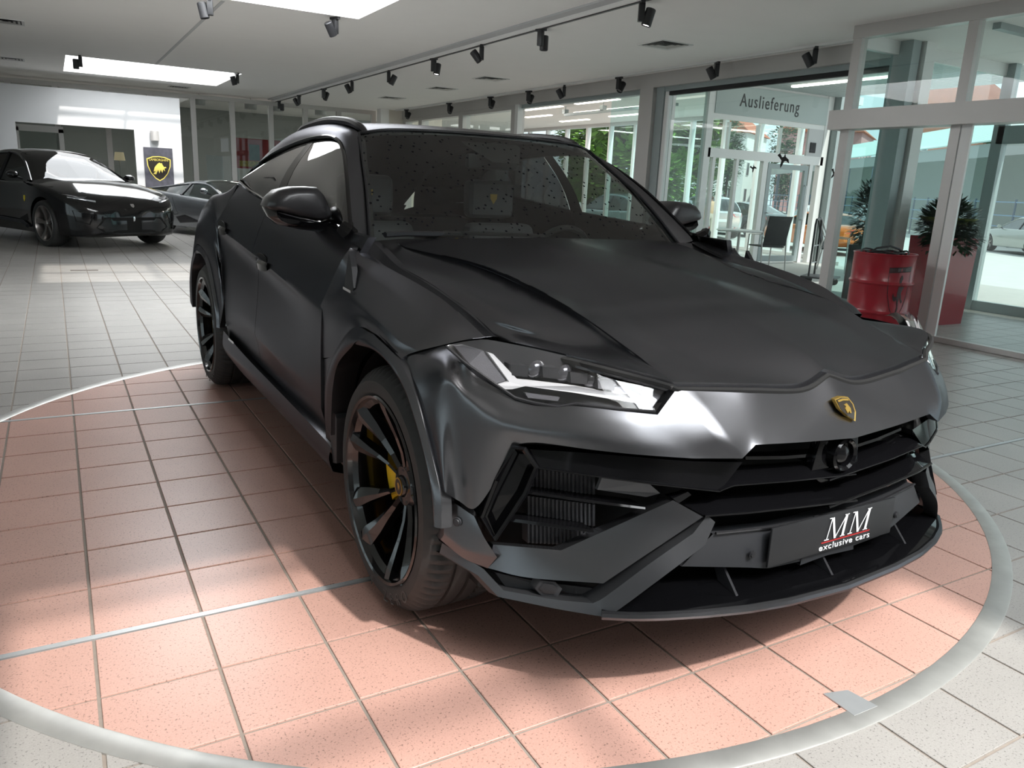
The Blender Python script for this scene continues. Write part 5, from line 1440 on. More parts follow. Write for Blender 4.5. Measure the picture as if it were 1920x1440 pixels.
fc.decal('grille', [(.0, .52), (.50, .52), (.62, .36), (.50, .27), (.0, .27)], '+x', M_VOID, .004)
fc.decal('air_intake', [(.62, .60), (.88, .62), (.86, .45), (.70, .40)], '+x', M_VOID, .004)
fc.decal('prancing_emblem', [(-.012, .53), (.015, .535), (.02, .50), (.01, .46), (-.015, .455)], '+x', M_CHROME, .008, both_sides=False)
fc.decal('nose_badge', [(-.03, .735), (.03, .735), (.03, .70), (0, .675), (-.03, .70)], '+x', M_CHROME, .006, both_sides=False)
fc.decal('shield', [(-.62, .80), (-.56, .80), (-.56, .74), (-.59, .70), (-.62, .74)], 'y', M_FLAKE, .006)
fc.decal('side_vent', [(-.85, .42), (-.55, .50), (-.55, .40), (-.85, .34)], 'y', M_VOID, .005)
MB().tube([(-2.6, -.985, .36), (-1.5, -.965, .38), (-.75, -.975, .36), (-.55, -.985, .30)], .03, 6).build('sill_blade', M_PLAS, fc.root)
MB().tube([(-2.6, .985, .36), (-1.5, .965, .38), (-.75, .975, .36), (-.55, .985, .30)], .03, 6).build('sill_blade', M_PLAS, fc.root)

# ---------------------------------------------------------------- grey wedge-shaped sports car
M_SILV = mat('grey_metallic', (.23, .245, .26), .25, .75, coat=.7)
hx = np.array([3.94, 15.13])
hc_ = GCar('grey_sports_car', 'low grey wedge-shaped sports car behind the black one', (hx[0], hx[1], 0), math.atan2(-.896, .443), dict(
    paint=M_SILV, glass=M_CGLASSL, n=56,
    wid=[(-3.5, .70), (-3.42, .86), (-3.1, .95), (-2.62, .965), (-2.0, .94), (-1.2, .90), (-.5, .93), (0, .955), (.4, .90), (.75, .74), (.95, .50), (.98, .38)],
    bot=[(-3.5, .45), (-3.2, .22), (-2.6, .16), (-.6, .14), (.5, .14), (.98, .20)],
    top=[(-3.5, .82), (-3.3, .90), (-2.8, .90), (-2.3, .86), (-1.6, .80), (-1.0, .77), (-.5, .75), (0, .72), (.4, .62), (.75, .48), (.98, .36)],
    roof=[(-3.1, .91), (-2.7, .98), (-2.2, 1.09), (-1.75, 1.145), (-1.4, 1.12), (-1.0, .99), (-.6, .83), (-.35, .75)], roofx=(-2.15, -1.55), bpillar=-1.95,
    axles=(0, -2.62), R=.345, rim=M_ALLOYD, spokes=5, mirror=(-.95, .93, .075), crown=.02, lean=.36))
hc_.decal('side_intake', [(-2.30, .88), (-2.18, .86), (-1.92, .42), (-2.05, .40)], 'y', M_VOID, .006)
hc_.decal('side_scoop', [(-2.0, .36), (-1.7, .42), (-1.2, .30), (-1.9, .24)], 'y', M_SATB, .006)
hc_.decal('headlamp', [(.42, .60), (.80, .64), (.74, .54), (.5, .50)], '+x', M_LAMPD, .005)

# ---------------------------------------------------------------- cars on the forecourt
def suv(name, label, loc, yaw, paint, lights='rear', glass_m=M_CGLASS, h=1.68):
    k = h/1.68
    c = GCar(name, label, loc, yaw, dict(paint=paint, glass=glass_m, n=30,
        wid=[(-3.75, .72), (-3.6, .86), (-3.2, .93), (-1.5, .94), (0, .93), (.5, .88), (.8, .72), (.88, .6)],
        bot=[(-3.75, .45), (-3.4, .28), (.5, .25), (.88, .35)],
        top=[(-3.75, 1.0*k), (-3.5, 1.08*k), (-2, 1.04*k), (-.7, 1.03*k), (0, 1.0*k), (.6, .92*k), (.88, .75*k)],
        roof=[(-3.6, 1.1*k), (-3.35, 1.42*k), (-3.0, 1.6*k), (-2.2, 1.68*k), (-1.4, 1.64*k), (-.9, 1.35*k), (-.5, 1.05*k)], roofx=(-3.1, -1.3),
        axles=(0, -2.85), R=.36, rim=M_ALLOY, mirror=(-.75, 1.1*k, .09)))
    c.decal('tail_lamp', [(.38, 1.0*k), (.80, 1.02*k), (.80, .90*k), (.5, .88*k)], '-x', M_TAIL, .006)
    c.decal('number_plate', [(-.26, .78), (.26, .78), (.26, .67), (-.26, .67)], '-x', M_PLW, .006, both_sides=False)
    c.decal('reflector', [(.5, .46), (.78, .48), (.78, .42), (.5, .40)], '-x', M_TAIL, .006)
    c.decal('bumper_trim', [(-.55, .50), (.55, .50), (.5, .36), (-.5, .36)], '-x', M_PLAS, .004, both_sides=False)
    c.decal('headlamp', [(.40, .80*k), (.80, .86*k), (.80, .76*k), (.45, .72*k)], '+x', M_HEADL, .006)
    c.decal('grille', [(-.36, .76*k), (.36, .76*k), (.30, .56*k), (-.30, .56*k)], '+x', M_VOID, .005, both_sides=False)
    return c
def sedan(name, label, loc, yaw, paint, glass_m=M_CGLASS, low=1.0):
    c = GCar(name, label, loc, yaw, dict(paint=paint, glass=glass_m, n=30,
        wid=[(-3.9, .70), (-3.75, .85), (-3.2, .91), (-1.5, .92), (0, .91), (.5, .86), (.8, .70), (.86, .58)],
        bot=[(-3.9, .45), (-3.5, .26), (.5, .20), (.86, .3)],
        top=[(-3.9, .92*low), (-3.6, 1.02*low), (-3.0, 1.02*low), (-2, .97*low), (-.7, .95*low), (0, .90*low), (.55, .80*low), (.86, .62*low)],
        roof=[(-3.35, 1.02*low), (-2.9, 1.2*low), (-2.4, 1.4*low), (-1.8, 1.46*low), (-1.3, 1.40*low), (-.8, 1.15*low), (-.45, .95*low)], roofx=(-2.55, -1.3),
        axles=(0, -2.9), R=.33, rim=M_ALLOY, mirror=(-.75, 1.02*low, .08)))
    c.decal('tail_lamp', [(.35, .90*low), (.80, .94*low), (.80, .80*low), (.5, .78*low)], '-x', M_TAIL, .006)
    c.decal('number_plate', [(-.26, .70), (.26, .70), (.26, .59), (-.26, .59)], '-x', M_PLW, .006, both_sides=False)
    c.decal('headlamp', [(.40, .70*low), (.78, .76*low), (.78, .67*low), (.45, .64*low)], '+x', M_HEADL, .006)
    c.decal('grille', [(-.36, .64*low), (.36, .64*low), (.30, .42*low), (-.30, .42*low)], '+x', M_VOID, .005, both_sides=False)
    return c
GZ = -.38      # the forecourt lies two steps below the showroom floor
def pc_(name, col, r=.2, metal=.4): return mat(name, col, r, metal, coat=.8)
def at(px, py, dx=0, dy=0):
    p = floor_at(px, py, GZ); return (p[0]+dx, p[1]+dy, GZ)
def park(px, py, yaw, L=3.75):
    """root position so that the middle of the tail stands on the ground at this pixel"""
    p = floor_at(px, py, GZ); return (p[0]+math.cos(yaw)*L, p[1]+math.sin(yaw)*L, GZ)
suv('estate_car', 'silver-white SUV parked beyond the glazed door with red tail lights', park(1376, 453, 1.15, 5.2), 1.15, pc_('silver_white', (.62, .66, .68)), glass_m=M_CGLASSL)
sedan('dark_sedan', 'dark green-black saloon parked behind the glazed door', park(1484, 451, 1.5, 4.6), 1.5, pc_('dark_teal_paint', (.018, .035, .038)), M_CGLASSL)
sedan('white_saloon', 'white saloon parked beside the entrance frame post outdoors', park(1550, 447, 1.0), 1.0, pc_('white_paint_car', (.80, .82, .82)), M_CGLASSL)
sedan('orange_coupe', 'orange coupe outdoors behind the red drum', park(1612, 482, 1.28, 3.9), 1.28, pc_('orange_paint', (.62, .15, .015), .25, .2), low=.92)
suv('dark_hatchback', 'dark blue-grey SUV seen from behind through the entrance glass', park(1658, 445, .95), .95, pc_('slate_paint', (.05, .07, .085)), glass_m=M_CGLASSL, h=1.6)
sedan('white_hatchback', 'pale car parked at the fence behind the tall red planter', view_at(52, 22.3, GZ), 1.0, pc_('pearl_paint', (.72, .75, .76)), M_CGLASSL)
sedan('grey_parked_car', 'grey-green parked car at the right edge outdoors', view_at(33, 20.3, GZ), 1.0, pc_('grey_green_paint', (.32, .35, .32)), M_CGLASSL)
suv('distant_van', 'pale car beyond the windows of the delivery hall', (18.6, 24.2, GZ), 1.5, pc_('pale_blue_paint', (.45, .55, .58)), glass_m=M_CGLASSL, h=1.6)
# ================================================================== things in the showroom
# red oil drum
dc = (7.02, 3.17)
drum = empty('oil_drum', (dc[0], dc[1], 0)); tag(drum, 'red steel oil drum with a black shield emblem standing before the entrance glass', 'drum')
prof = [(.0, .0), (.283, .0), (.290, .006), (.290, .015), (.283, .02), (.283, .27), (.288, .280), (.296, .29), (.296, .30), (.288, .31), (.283, .32), (.283, .555), (.288, .565), (.296, .575), (.296, .585), (.288, .595), (.283, .605), (.283, .84), (.288, .848), (.292, .855), (.288, .862), (.281, .86), (.278, .84), (.278, .80), (0, .80)]
MB().lathe(prof, 56).build('barrel', M_RED, drum)
ang0 = math.atan2(CAM[1]-dc[1], CAM[0]-dc[0])     # towards the viewer
def on_drum(u, v, e=.0):
    a = ang0 + .62 + u; r = .2845+e
    for zz in (.295, .580):
        r += .0125*math.exp(-((v-zz)/.011)**2)
    return (r*math.cos(a), r*math.sin(a), v)
def drum_poly(name, pts, m, e=.001, sub=8):
    W = []
    for i in range(len(pts)):
        a, b = pts[i], pts[(i+1) % len(pts)]
        for k in range(sub): t = k/sub; W.append((a[0]+(b[0]-a[0])*t, a[1]+(b[1]-a[1])*t))
    tris = tessellate_polygon([[Vector((p[0], p[1], 0)) for p in W]])
    # refine so that the film follows the curved steel
    bm = bmesh.new(); vs = [bm.verts.new((p[0], p[1], 0)) for p in W]
    for t in tris:
        try: bm.faces.new([vs[i] for i in t])
        except ValueError: pass
    bmesh.ops.subdivide_edges(bm, edges=bm.edges, cuts=2, use_grid_fill=True); bmesh.ops.triangulate(bm, faces=bm.faces)
    for v in bm.verts: v.co = on_drum(v.co.x, v.co.y, e)
    me = bpy.data.meshes.new(name); bm.to_mesh(me); bm.free(); return link(name, me, m, drum)
M_FILM = mat('dark_film', (.035, .012, .014), .35)
drum_poly('shield_band', [(-.42, .735), (.42, .755), (.42, .705), (-.42, .685)], M_FILM)
for sg in (-1, 1):
    P = [(.42, .74), (.415, .60), (.37, .48), (.26, .36), (.10, .27), (0, .245)]
    for a, b in zip(P[:-1], P[1:]):
        drum_poly('shield_outline', [(sg*a[0], a[1]), (sg*b[0], b[1]), (sg*(b[0]-.02), b[1]+.008), (sg*(a[0]-.02), a[1])][::sg], M_FILM, sub=2)
horse = [(-.02, .64), (.03, .67), (.07, .665), (.10, .635), (.07, .62), (.06, .59), (.10, .56), (.16, .58), (.19, .56), (.13, .53), (.10, .50), (.14, .44), (.20, .42), (.17, .40), (.10, .43), (.06, .46), (.04, .41), (.06, .35), (.03, .31), (-.01, .32), (.01, .37), (-.03, .43), (-.07, .47), (-.13, .46), (-.18, .50), (-.20, .47), (-.16, .43), (-.10, .42), (-.04, .44), (-.05, .50), (-.03, .56)]
drum_poly('horse_emblem', horse, M_FILM, .0012, 2)
# cable coil lying in the top
cb = MB()
for k in range(5):
    r0 = .10+.028*k; ph = random.random()*6; zz = .815+.012*k
    cb.tube([(r0*math.cos(2*PI*t/24)+.02*math.cos(ph), r0*math.sin(2*PI*t/24)+.02*math.sin(ph), zz+.02*math.sin(3*2*PI*t/24+ph)) for t in range(24)], .009, 6, closed=True)
cb.tube([(-.22, .05, .83), (-.12, .02, .90), (0, -.04, .925), (.12, -.05, .90), (.21, -.08, .84)], .010, 6)
cable = cb.build('cable_coil', M_TRACK); cable.location = (dc[0], dc[1], 0); tag(cable, 'coil of black cable lying on top of the red oil drum', 'cable')

# tall red planters with shrubs in the vestibule
M_LEAF = mat('dark_leaf', (.018, .042, .020), .38, coat=.2, noise=(14, .5))
M_LEAFL = mat('olive_leaf', (.20, .22, .05), .45, noise=(10, .4))
M_STEM = mat('brown_stem', (.07, .05, .03), .8)
def leafball(b, c, rx, ry, rz, n, size, droop=.3, flat=.4, seed=1, wide=.34):
    rnd = random.Random(seed)
    for _ in range(n):
        while True:
            p = [rnd.uniform(-1, 1) for _ in range(3)]
            d = sum(q*q for q in p)
            if .25 < d < 1: break
        o = np.array([c[0]+p[0]*rx, c[1]+p[1]*ry, c[2]+p[2]*rz]); L = size*rnd.uniform(.6, 1.2)
        d = np.array([p[0], p[1], p[2]*.6+rnd.uniform(-droop, flat)]); d /= np.linalg.norm(d)+1e-9
        s_ = np.cross(d, [0, 0, 1.0]); s_ /= np.linalg.norm(s_)+1e-9; u_ = np.cross(s_, d)
        w = L*wide
        b.add([o, o+d*L*.4+s_*w+u_*L*.05, o+d*L, o+d*L*.4-s_*w+u_*L*.05], [(0, 1, 2, 3)])
    return b
pl_t = empty('planter', (8.86, 3.74, .003)); tag(pl_t, 'tall red square planter inside the entrance vestibule', 'planter')
b = MB(); hw0, hw1, hh = .235, .255, .98
for z0, h0 in ((0, hw0), (.98, hw1)): b.v += [(-h0, -h0, z0), (h0, -h0, z0), (h0, h0, z0), (-h0, h0, z0)]
b.v += [(-.22, -.22, .98), (.22, -.22, .98), (.22, .22, .98), (-.22, .22, .98), (-.21, -.21, .90), (.21, -.21, .90), (.21, .21, .90), (-.21, .21, .90)]
for k in range(4):
    j = (k+1) % 4; b.f += [(k, j, 4+j, 4+k), (4+k, 4+j, 8+j, 8+k), (8+k, 8+j, 12+j, 12+k)]
b.f += [(0, 3, 2, 1)]; b.build('pot', M_RED, pl_t, smooth=False)
MB().box((-.21, -.21, .88), (.21, .21, .91)).build('soil', M_STEM, pl_t, smooth=False)
shrub = empty('leafy_shrub', (8.86, 3.74, .915)); tag(shrub, 'dark green bushy plant in the tall red planter', 'plant')
b = MB(); leafball(b, (0, 0, .22), .33, .28, .26, 1500, .10, seed=3); leafball(b, (.02, -.06, .05), .34, .26, .18, 900, .10, .6, .0, 4)
f_ = b.build('foliage', M_LEAF, shrub); f_['kind'] = 'stuff'
for k in range(7):
    a = 2*PI*k/7; MB().tube([(0, 0, 0), (.12*math.cos(a), .12*math.sin(a), .14), (.28*math.cos(a), .28*math.sin(a), .24)], [.012, .009, .005], 5).build('stem', M_STEM, shrub)
MB().lathe([(.0, .0), (.22, .10), (.30, .16), (.31, .165), (.21, .09), (0, -.008)], 24, Matrix.Translation((0, 0, .12))).build('fern_bowl', M_LEAFL, shrub)
# second planter outdoors with a round shrub, behind the drum
pl2 = empty('planter', (9.7, 5.35, 0)); tag(pl2, 'dark tall planter outdoors behind the red drum', 'planter')
MB().box((-.16, -.16, 0), (.16, .16, .75)).build('pot', M_SATB, pl2, bevel=.01)
sh2 = empty('round_shrub', (9.7, 5.35, .752)); tag(sh2, 'round dark shrub seen through the glass left of the entrance column', 'plant')
b = MB(); leafball(b, (0, 0, .42), .26, .26, .46, 1600, .085, seed=8); f_ = b.build('foliage', M_LEAF, sh2); f_['kind'] = 'stuff'
MB().cyl((0, 0, 0), (0, 0, .5), .02, 8).build('stem', M_STEM, sh2)

# folding hand cart by the entrance post
ct = empty('hand_cart', (10.5, 6.85, 0), .5); tag(ct, 'black tubular folding hand cart behind the entrance post', 'cart')
MB().tube([(-.22, 0, .15), (-.22, 0, .95), (-.18, 0, 1.03), (.18, 0, 1.03), (.22, 0, .95), (.22, 0, .15)], .016, 8).build('handle_frame', M_TRACK, ct)
MB().box((-.27, -.40, .12), (.27, .12, .15)).build('platform', M_PLAS, ct, bevel=.01)
for zz in (.35, .62): MB().cyl((-.22, 0, zz), (.22, 0, zz), .010, 8).build('crossbar', M_STEEL, ct)
for a, c in ((-.22, -.32), (.22, -.32), (-.22, .08), (.22, .08)):
    lat([(0, -.015), (.055, -.015), (.06, 0), (.055, .015), (0, .015)], 20).map(lambda p: (p[1]+a, p[0]+c, p[2]+.06)).build('castor', M_DARK, ct)

# terrace chairs and table
def garden_chair(loc, rz, label):
    t = empty('garden_chair', loc, rz); tag(t, label, 'chair', 'terrace chairs')
    M_MESH = mat('chair_mesh', (.03, .033, .033), .7)
    MB().box((-.24, -.23, .42), (.24, .23, .445)).build('seat', M_MESH, t, bevel=.008)
    b = MB().box((-.24, .22, .45), (.24, .245, 1.0)).map(lambda p: (p[0], p[1]+(p[2]-.45)*.22, p[2])); b.build('backrest', M_MESH, t, bevel=.008)
    for sx in (-1, 1):
        MB().tube([(sx*.26, -.24, 0), (sx*.26, -.22, .64), (sx*.26, .20, .66), (sx*.26, .34, 1.0)], .013, 8).build('side_frame', M_FRAME, t)
        MB().tube([(sx*.26, .22, .62), (sx*.26, .30, 0)], .013, 8).build('leg', M_FRAME, t)
    return t
cp = on_y(1372, 455, 9.2); garden_chair((11.75, 9.0, 0), 2.9, 'dark mesh garden chair with its back to the showroom on the terrace')
gt = empty('terrace_table', (10.9, 8.9, 0)); tag(gt, 'round metal terrace table beside the mesh chair', 'table')
MB().lathe([(0, .70), (.40, .70), (.42, .715), (.40, .73), (0, .73)], 32).build('top', M_FRAMEL, gt)
MB().cyl((0, 0, .03), (0, 0, .70), .025, 10).build('column', M_FRAME, gt); MB().lathe([(0, 0), (.24, 0), (.22, .03), (0, .035)], 24).build('foot', M_FRAME, gt)
garden_chair((12.9, 8.35, 0), .6, 'metal garden chair by the glazed door, only its arm showing')

# poster and wall lamp on the white partition
pa, pb = on_y(268.5, 274, WY-.02), on_y(325, 351, WY-.02); px0, px1 = pa[0], on_y(323, 281, WY-.02)[0]; pz0, pz1 = .91, 1.79
M_SLATE = mat('slate_print', (.055, .055, .07), .5, noise=(9, .8))
po = MB().box((px0, WY-.03, pz0), (px1, WY-.002, pz1)).build('shield_poster', M_SLATE, smooth=False); tag(po, 'dark square poster with a golden bull shield on the white wall', 'poster')
pcx, pcz, pw_ = (px0+px1)/2, (pz0+pz1)/2, (px1-px0)
M_YPR = mat('yellow_print', (.62, .50, .10), .5)
shp = [(-.42, .30), (-.22, .38), (0, .40), (.22, .38), (.42, .30), (.40, .05), (.30, -.20), (.15, -.38), (0, -.47), (-.15, -.38), (-.30, -.20), (-.40, .05)]
def pq(a, b, k=1.0): return (pcx+a*pw_*k, WY-.031, pcz+b*pw_*k*1.05)
MB().prism([pq(a, b) for a, b in shp], (0, -.002, 0)).build('shield_edge', M_YPR, po, smooth=False)
o = MB().prism([pq(a, b, .92) for a, b in shp], (0, -.001, 0)).build('shield_field', M_BADGE, po, smooth=False); o.location.y = -.0015
bl = [(-.20, -.12), (-.16, .02), (-.10, .10), (-.04, .16), (.02, .20), (.06, .17), (.10, .19), (.12, .13), (.17, .05), (.24, .06), (.25, .02), (.18, 0), (.20, -.10), (.14, -.03), (.10, -.16), (.05, -.05), (0, -.18), (-.04, -.06), (-.12, -.22), (-.22, -.20), (-.12, -.10)]
o = MB().prism([pq(a, b-.02) for a, b in bl], (0, -.001, 0)).build('bull', M_YPR, po, smooth=False); o.location.y = -.0035
tt = text('lettering', 'LAMBORGHINI', .075, (pcx, WY-.037, pcz+.28*pw_), (PI/2, 0, 0), M_YPR, po, .0005); wd = max(v.co.x for v in tt.data.vertices)-min(v.co.x for v in tt.data.vertices); tt.scale = (pw_*.66/wd, 1, 1)
lp = on_y(289.5, 255, WY); wl = empty('wall_lamp', (lp[0], WY, lp[2])); tag(wl, 'grey half-cylinder wall lamp above the shield poster', 'lamp')
MB().lathe([(.085, -.11), (.09, -.105), (.09, .105), (.085, .11), (.078, .105), (.078, -.105), (.085, -.11)], 24, Matrix.Translation((0, -.06, 0))).build('shade', M_FRAME, wl)
MB().box((-.04, -.02, -.06), (.04, 0, .06)).build('wall_plate', M_FRAME, wl, smooth=False)

# seen through the back glass
rp = empty('red_banner', (0, 0, 0)); a, c = on_y(441, 258, 20.8), on_y(503, 318, 20.8)
MB().box((a[0], 20.8, c[2]), (c[0]+.35, 20.83, a[2])).build('panel', mat('red_print', (.30, .02, .025), .5, noise=(4, .3)), rp, smooth=False)
MB().box((a[0]+.35, 20.795, c[2]+.22), (a[0]+.62, 20.80, a[2]-.15)).build('print', mat('dark_print', (.05, .07, .06), .6, noise=(9, .7)), rp, smooth=False)
MB().box((a[0]+.08, 20.795, c[2]+.05), (a[0]+.75, 20.80, c[2]+.20)).build('caption', mat('ochre_print', (.35, .25, .05), .6, noise=(20, .9)), rp, smooth=False)
for xx in (a[0]+.05, c[0]+.3): MB().cyl((xx, 20.82, 0), (xx, 20.82, c[2]), .02, 8).build('pole', M_FRAME, rp)
tag(rp, 'red printed panel seen through the back glazing', 'banner')
wb_ = empty('roll_up_banner', (0, 0, 0)); a, c = on_y(386, 290, 21.0), on_y(411, 345, 21.0)
MB().prism([(a[0], 21.0, a[2]), (a[0]+.42, 21.0, a[2]-.02), (a[0]+.42, 20.95, .05), (a[0]+.05, 20.95, .05)], (0, .01, 0)).build('sheet', M_WHITE, wb_, smooth=False)
MB().box((a[0]-.02, 20.9, 0), (a[0]+.48, 21.05, .06)).build('base', M_FRAME, wb_, smooth=False)
MB().cyl((a[0]+.22, 21.03, .05), (a[0]+.22, 21.03, a[2]), .012, 8).build('pole', M_FRAME, wb_)
tag(wb_, 'white roll-up banner behind the back glazing', 'banner')
for i, (px, py) in enumerate(((373, 186), (470, 203), (520, 199), (601, 207))):
    p = on_y(px, py, 21.5); t = empty('drum_lamp', (p[0], 21.5, 3.3)); tag(t, 'white drum ceiling lamp behind the back glass, %s from the left' % ordn[i].replace('nearest', 'first'), 'lamp', 'drum lamps behind the back glass')
    MB().lathe([(0, -.28), (.15, -.28), (.16, -.27), (.16, -.10), (.15, -.09), (0, -.09)], 20).build('shade', M_WHITE, t); MB().cyl((0, 0, -.09), (0, 0, 0), .01, 6).build('rod', M_FRAME, t)
tb = empty('table_lamp', (0, 0, 0)); p = on_y(224, 293, 20.9)
MB().lathe([(.11, -.10), (.13, -.10), (.10, .10), (.08, .10), (.11, -.10)], 20, Matrix.Translation(p)).build('shade', mat('lamp_shade', (.6, .5, .33), .7, emit=(1, .8, .5), estr=.25), tb); MB().cyl((p[0], p[1], .0), (p[0], p[1], p[2]), .015, 8).build('stand', M_FRAME, tb)
MB().lathe([(0, 0), (.12, 0), (.11, .02), (0, .025)], 20, Matrix.Translation((p[0], p[1], 0))).build('foot', M_FRAME, tb)
tag(tb, 'standing lamp with a cream shade seen through the wall opening', 'lamp')

# ================================================================== outdoors
gr = struct(MB().add([(-60, -60, GZ-.02), (140, -60, GZ-.02), (140, 140, GZ-.02), (-60, 140, GZ-.02)], [(0, 1, 2, 3)]).build('forecourt', M_ASPH, smooth=False))
# trees
M_TREE = mat('tree_leaf', (.16, .30, .05), .6, noise=(3, .5)); M_TREE2 = mat('tree_leaf_dark', (.06, .13, .05), .6, noise=(3, .5)); M_BARK = mat('bark', (.08, .06, .045), .9)
def tree(loc, h, r, label, m=M_TREE, seed=1, n=1500):
    t = empty('tree', loc); tag(t, label, 'tree', 'trees beyond the glass'); rnd = random.Random(seed)
    b = MB()
    for k in range(9):
        a = rnd.uniform(0, 6.28); q = r*.55*rnd.random()
        leafball(b, (q*math.cos(a), q*math.sin(a), h*(.25+.62*rnd.random())), r*.55, r*.55, r*.5, n//9, .30, .4, .4, seed*31+k, .5)
    o = b.build('crown', m, t, smooth=False); o['kind'] = 'stuff'
    MB().tube([(0, 0, 0), (.1, 0, h*.35), (0, .1, h*.7)], [.16, .12, .05], 8).build('trunk', M_BARK, t)
    return t
for i, (px, dist, h, r, lb) in enumerate(((1100, 41, 8.6, 2.4, 'bright green tree at the left of the hall windows'), (1180, 34, 8.0, 2.1, 'bright green tree at the right of the hall windows'), (1283, 40, 8.6, 2.2, 'green tree seen through the teal glass beside the sign'))):
    q = CAM+ray(px, 400)*dist; tree((q[0], q[1], GZ), h, r, lb, M_TREE, i+1, 9000)
for i, (x, y, h, r, lb) in enumerate(((*view_at(100, 32)[:2], 10.5, 2.8, 'dark tree before the pink house'), (*view_at(80, 20.2)[:2], 10, 2.4, 'dark tree between the two houses'), (*view_at(64, 38)[:2], 10, 2.6, 'dark tree behind the carport at right'))):
    tree((x, y, GZ), h, r, lb, M_TREE2, i+11, 4000)
# carport building with a pale teal roof
cpt = empty('carport', (0, 0, 0)); tag(cpt, 'long open carport building with a pale teal metal roof', 'building')
c0 = np.array(view_at(29, 23.2)[:2]); c1 = np.array(view_at(96, 29)[:2]); dv = (c1-c0)/np.linalg.norm(c1-c0); nv = np.array([dv[1], -dv[0]]); Lc = np.linalg.norm(c1-c0)
if nv[0] < 0: nv = -nv
def cpos(s_, t_, z): q = c0+dv*s_+nv*t_; return (q[0], q[1], z)
def cbox(s0, s1, t0, t1, z0, z1):
    b = MB(); vs = [cpos(s, t, z) for z in (z0, z1) for (s, t) in ((s0, t0), (s1, t0), (s1, t1), (s0, t1))]
    return b.add(vs, [(0, 3, 2, 1), (4, 5, 6, 7), (0, 1, 5, 4), (1, 2, 6, 5), (2, 3, 7, 6), (3, 0, 4, 7)])
M_ROOFT = mat('teal_metal_roof', (.60, .74, .71), .5, .05); M_BEAM = mat('eave_beam', (.36, .37, .36), .7); M_PIL = mat('carport_post', (.12, .15, .19), .6); M_CW = mat('carport_wall', (.42, .44, .41), .8)
ns = 60
for k in range(ns):
    s0, s1 = Lc*k/ns, Lc*(k+1)/ns
    b = MB().add([cpos(s0+.02, -.6, 4.66), cpos(s1-.02, -.6, 4.66), cpos(s1-.02, 5, 6.8), cpos(s0+.02, 5, 6.8), cpos(s0+.02, -.6, 4.59), cpos(s1-.02, -.6, 4.59), cpos(s1-.02, 5, 6.73), cpos(s0+.02, 5, 6.73)], [(0, 1, 2, 3), (4, 7, 6, 5), (0, 4, 5, 1), (1, 5, 6, 2), (2, 6, 7, 3), (3, 7, 4, 0)])
    b.build('roof_panel', M_ROOFT, cpt, smooth=False)
cbox(0, Lc, -.5, -.3, 3.85, 4.52).build('eave_beam', M_BEAM, cpt, smooth=False); cbox(0, Lc, 4.6, 4.8, GZ, 5.0).build('rear_wall', M_CW, cpt, smooth=False)
k = 0.0
while k < Lc-.3: cbox(k, k+.25, -.4, -.15, GZ, 3.9).build('post', M_PIL, cpt, smooth=False); k += 6.0
# fence
fe = empty('mesh_fence', (0, 0, 0)); tag(fe, 'blue-grey metal fence in front of the carport', 'fence')
for i in range(30):
    s0 = 1.5+i*1.9; cbox(s0, s0+.07, -1.6, -1.53, GZ, 1.75).build('fence_post', M_PIL, fe, smooth=False)
for zz in (.5, 1.0, 1.6): cbox(1.5, 58, -1.59, -1.55, zz, zz+.05).build('fence_rail', mat('fence_blue', (.20, .30, .42), .5), fe, smooth=False)
# houses
def house(name, label, loc, rz, w, d, h, wall, roof_m):
    t = empty(name, loc, rz); tag(t, label, 'house', 'houses beyond the forecourt')
    MB().box((-w/2, -d/2, 0), (w/2, d/2, h)).build('walls', wall, t, smooth=False)
    MB().add([(-w/2-.4, -d/2-.4, h), (w/2+.4, -d/2-.4, h), (w/2+.4, d/2+.4, h), (-w/2-.4, d/2+.4, h), (-w/2-.4, 0, h+d*.42), (w/2+.4, 0, h+d*.42)], [(0, 1, 5, 4), (2, 3, 4, 5), (0, 4, 3), (1, 2, 5), (0, 3, 2, 1)]).build('roof', roof_m, t, smooth=False)
    for ix in range(int(w//3)):
        for iz in range(int(h//3)):
            x = -w/2+1.5+ix*3; z = 1.2+iz*2.8
            for sy in (-1, 1):
                f = MB().box((x-.55, sy*(d/2+.03)-.03, z-.08), (x+.55, sy*(d/2+.03)+.03, z+1.38)).build('window', M_WHITE, t, smooth=False)
                for q in (-.25, .25): MB().box((x+q-.21, sy*(d/2+.07)-.005, z), (x+q+.21, sy*(d/2+.07)+.005, z+1.3)).build('window_pane', M_LAMPD, f, smooth=False)
    for iy in range(int(d//3)):
        for iz in range(int(h//3)):
            y_ = -d/2+1.5+iy*3; z = 1.2+iz*2.8
            for sx in (-1, 1):
                f = MB().box((sx*(w/2+.03)-.03, y_-.55, z-.08), (sx*(w/2+.03)+.03, y_+.55, z+1.38)).build('window', M_WHITE, t, smooth=False)
                for q in (-.25, .25): MB().box((sx*(w/2+.07)-.005, y_+q-.21, z), (sx*(w/2+.07)+.005, y_+q+.21, z+1.3)).build('window_pane', M_LAMPD, f, smooth=False)
    return t
M_RT = mat('red_roof_tile', (.42, .13, .07), .8, noise=(2, .2)); M_PINK = mat('pink_render', (.58, .30, .30), .85); M_CREAMW = mat('pale_render', (.70, .70, .68), .85)
house('house', 'pale house with a red roof left above the glazed door', (*view_at(95, 22.5)[:2], GZ), .53, 9, 9, 8.4, M_CREAMW, M_RT)
house('house', 'pink rendered house with white windows behind the carport', (*view_at(112, 41.5)[:2], GZ), .53, 13, 10, 10.2, M_PINK, M_RT)
house('house', 'red-roofed house seen above the sliding entrance door', (*view_at(84, 44)[:2], GZ), .53, 14, 10, 10.5, mat('brick_wall', (.45, .20, .14), .85), M_RT)

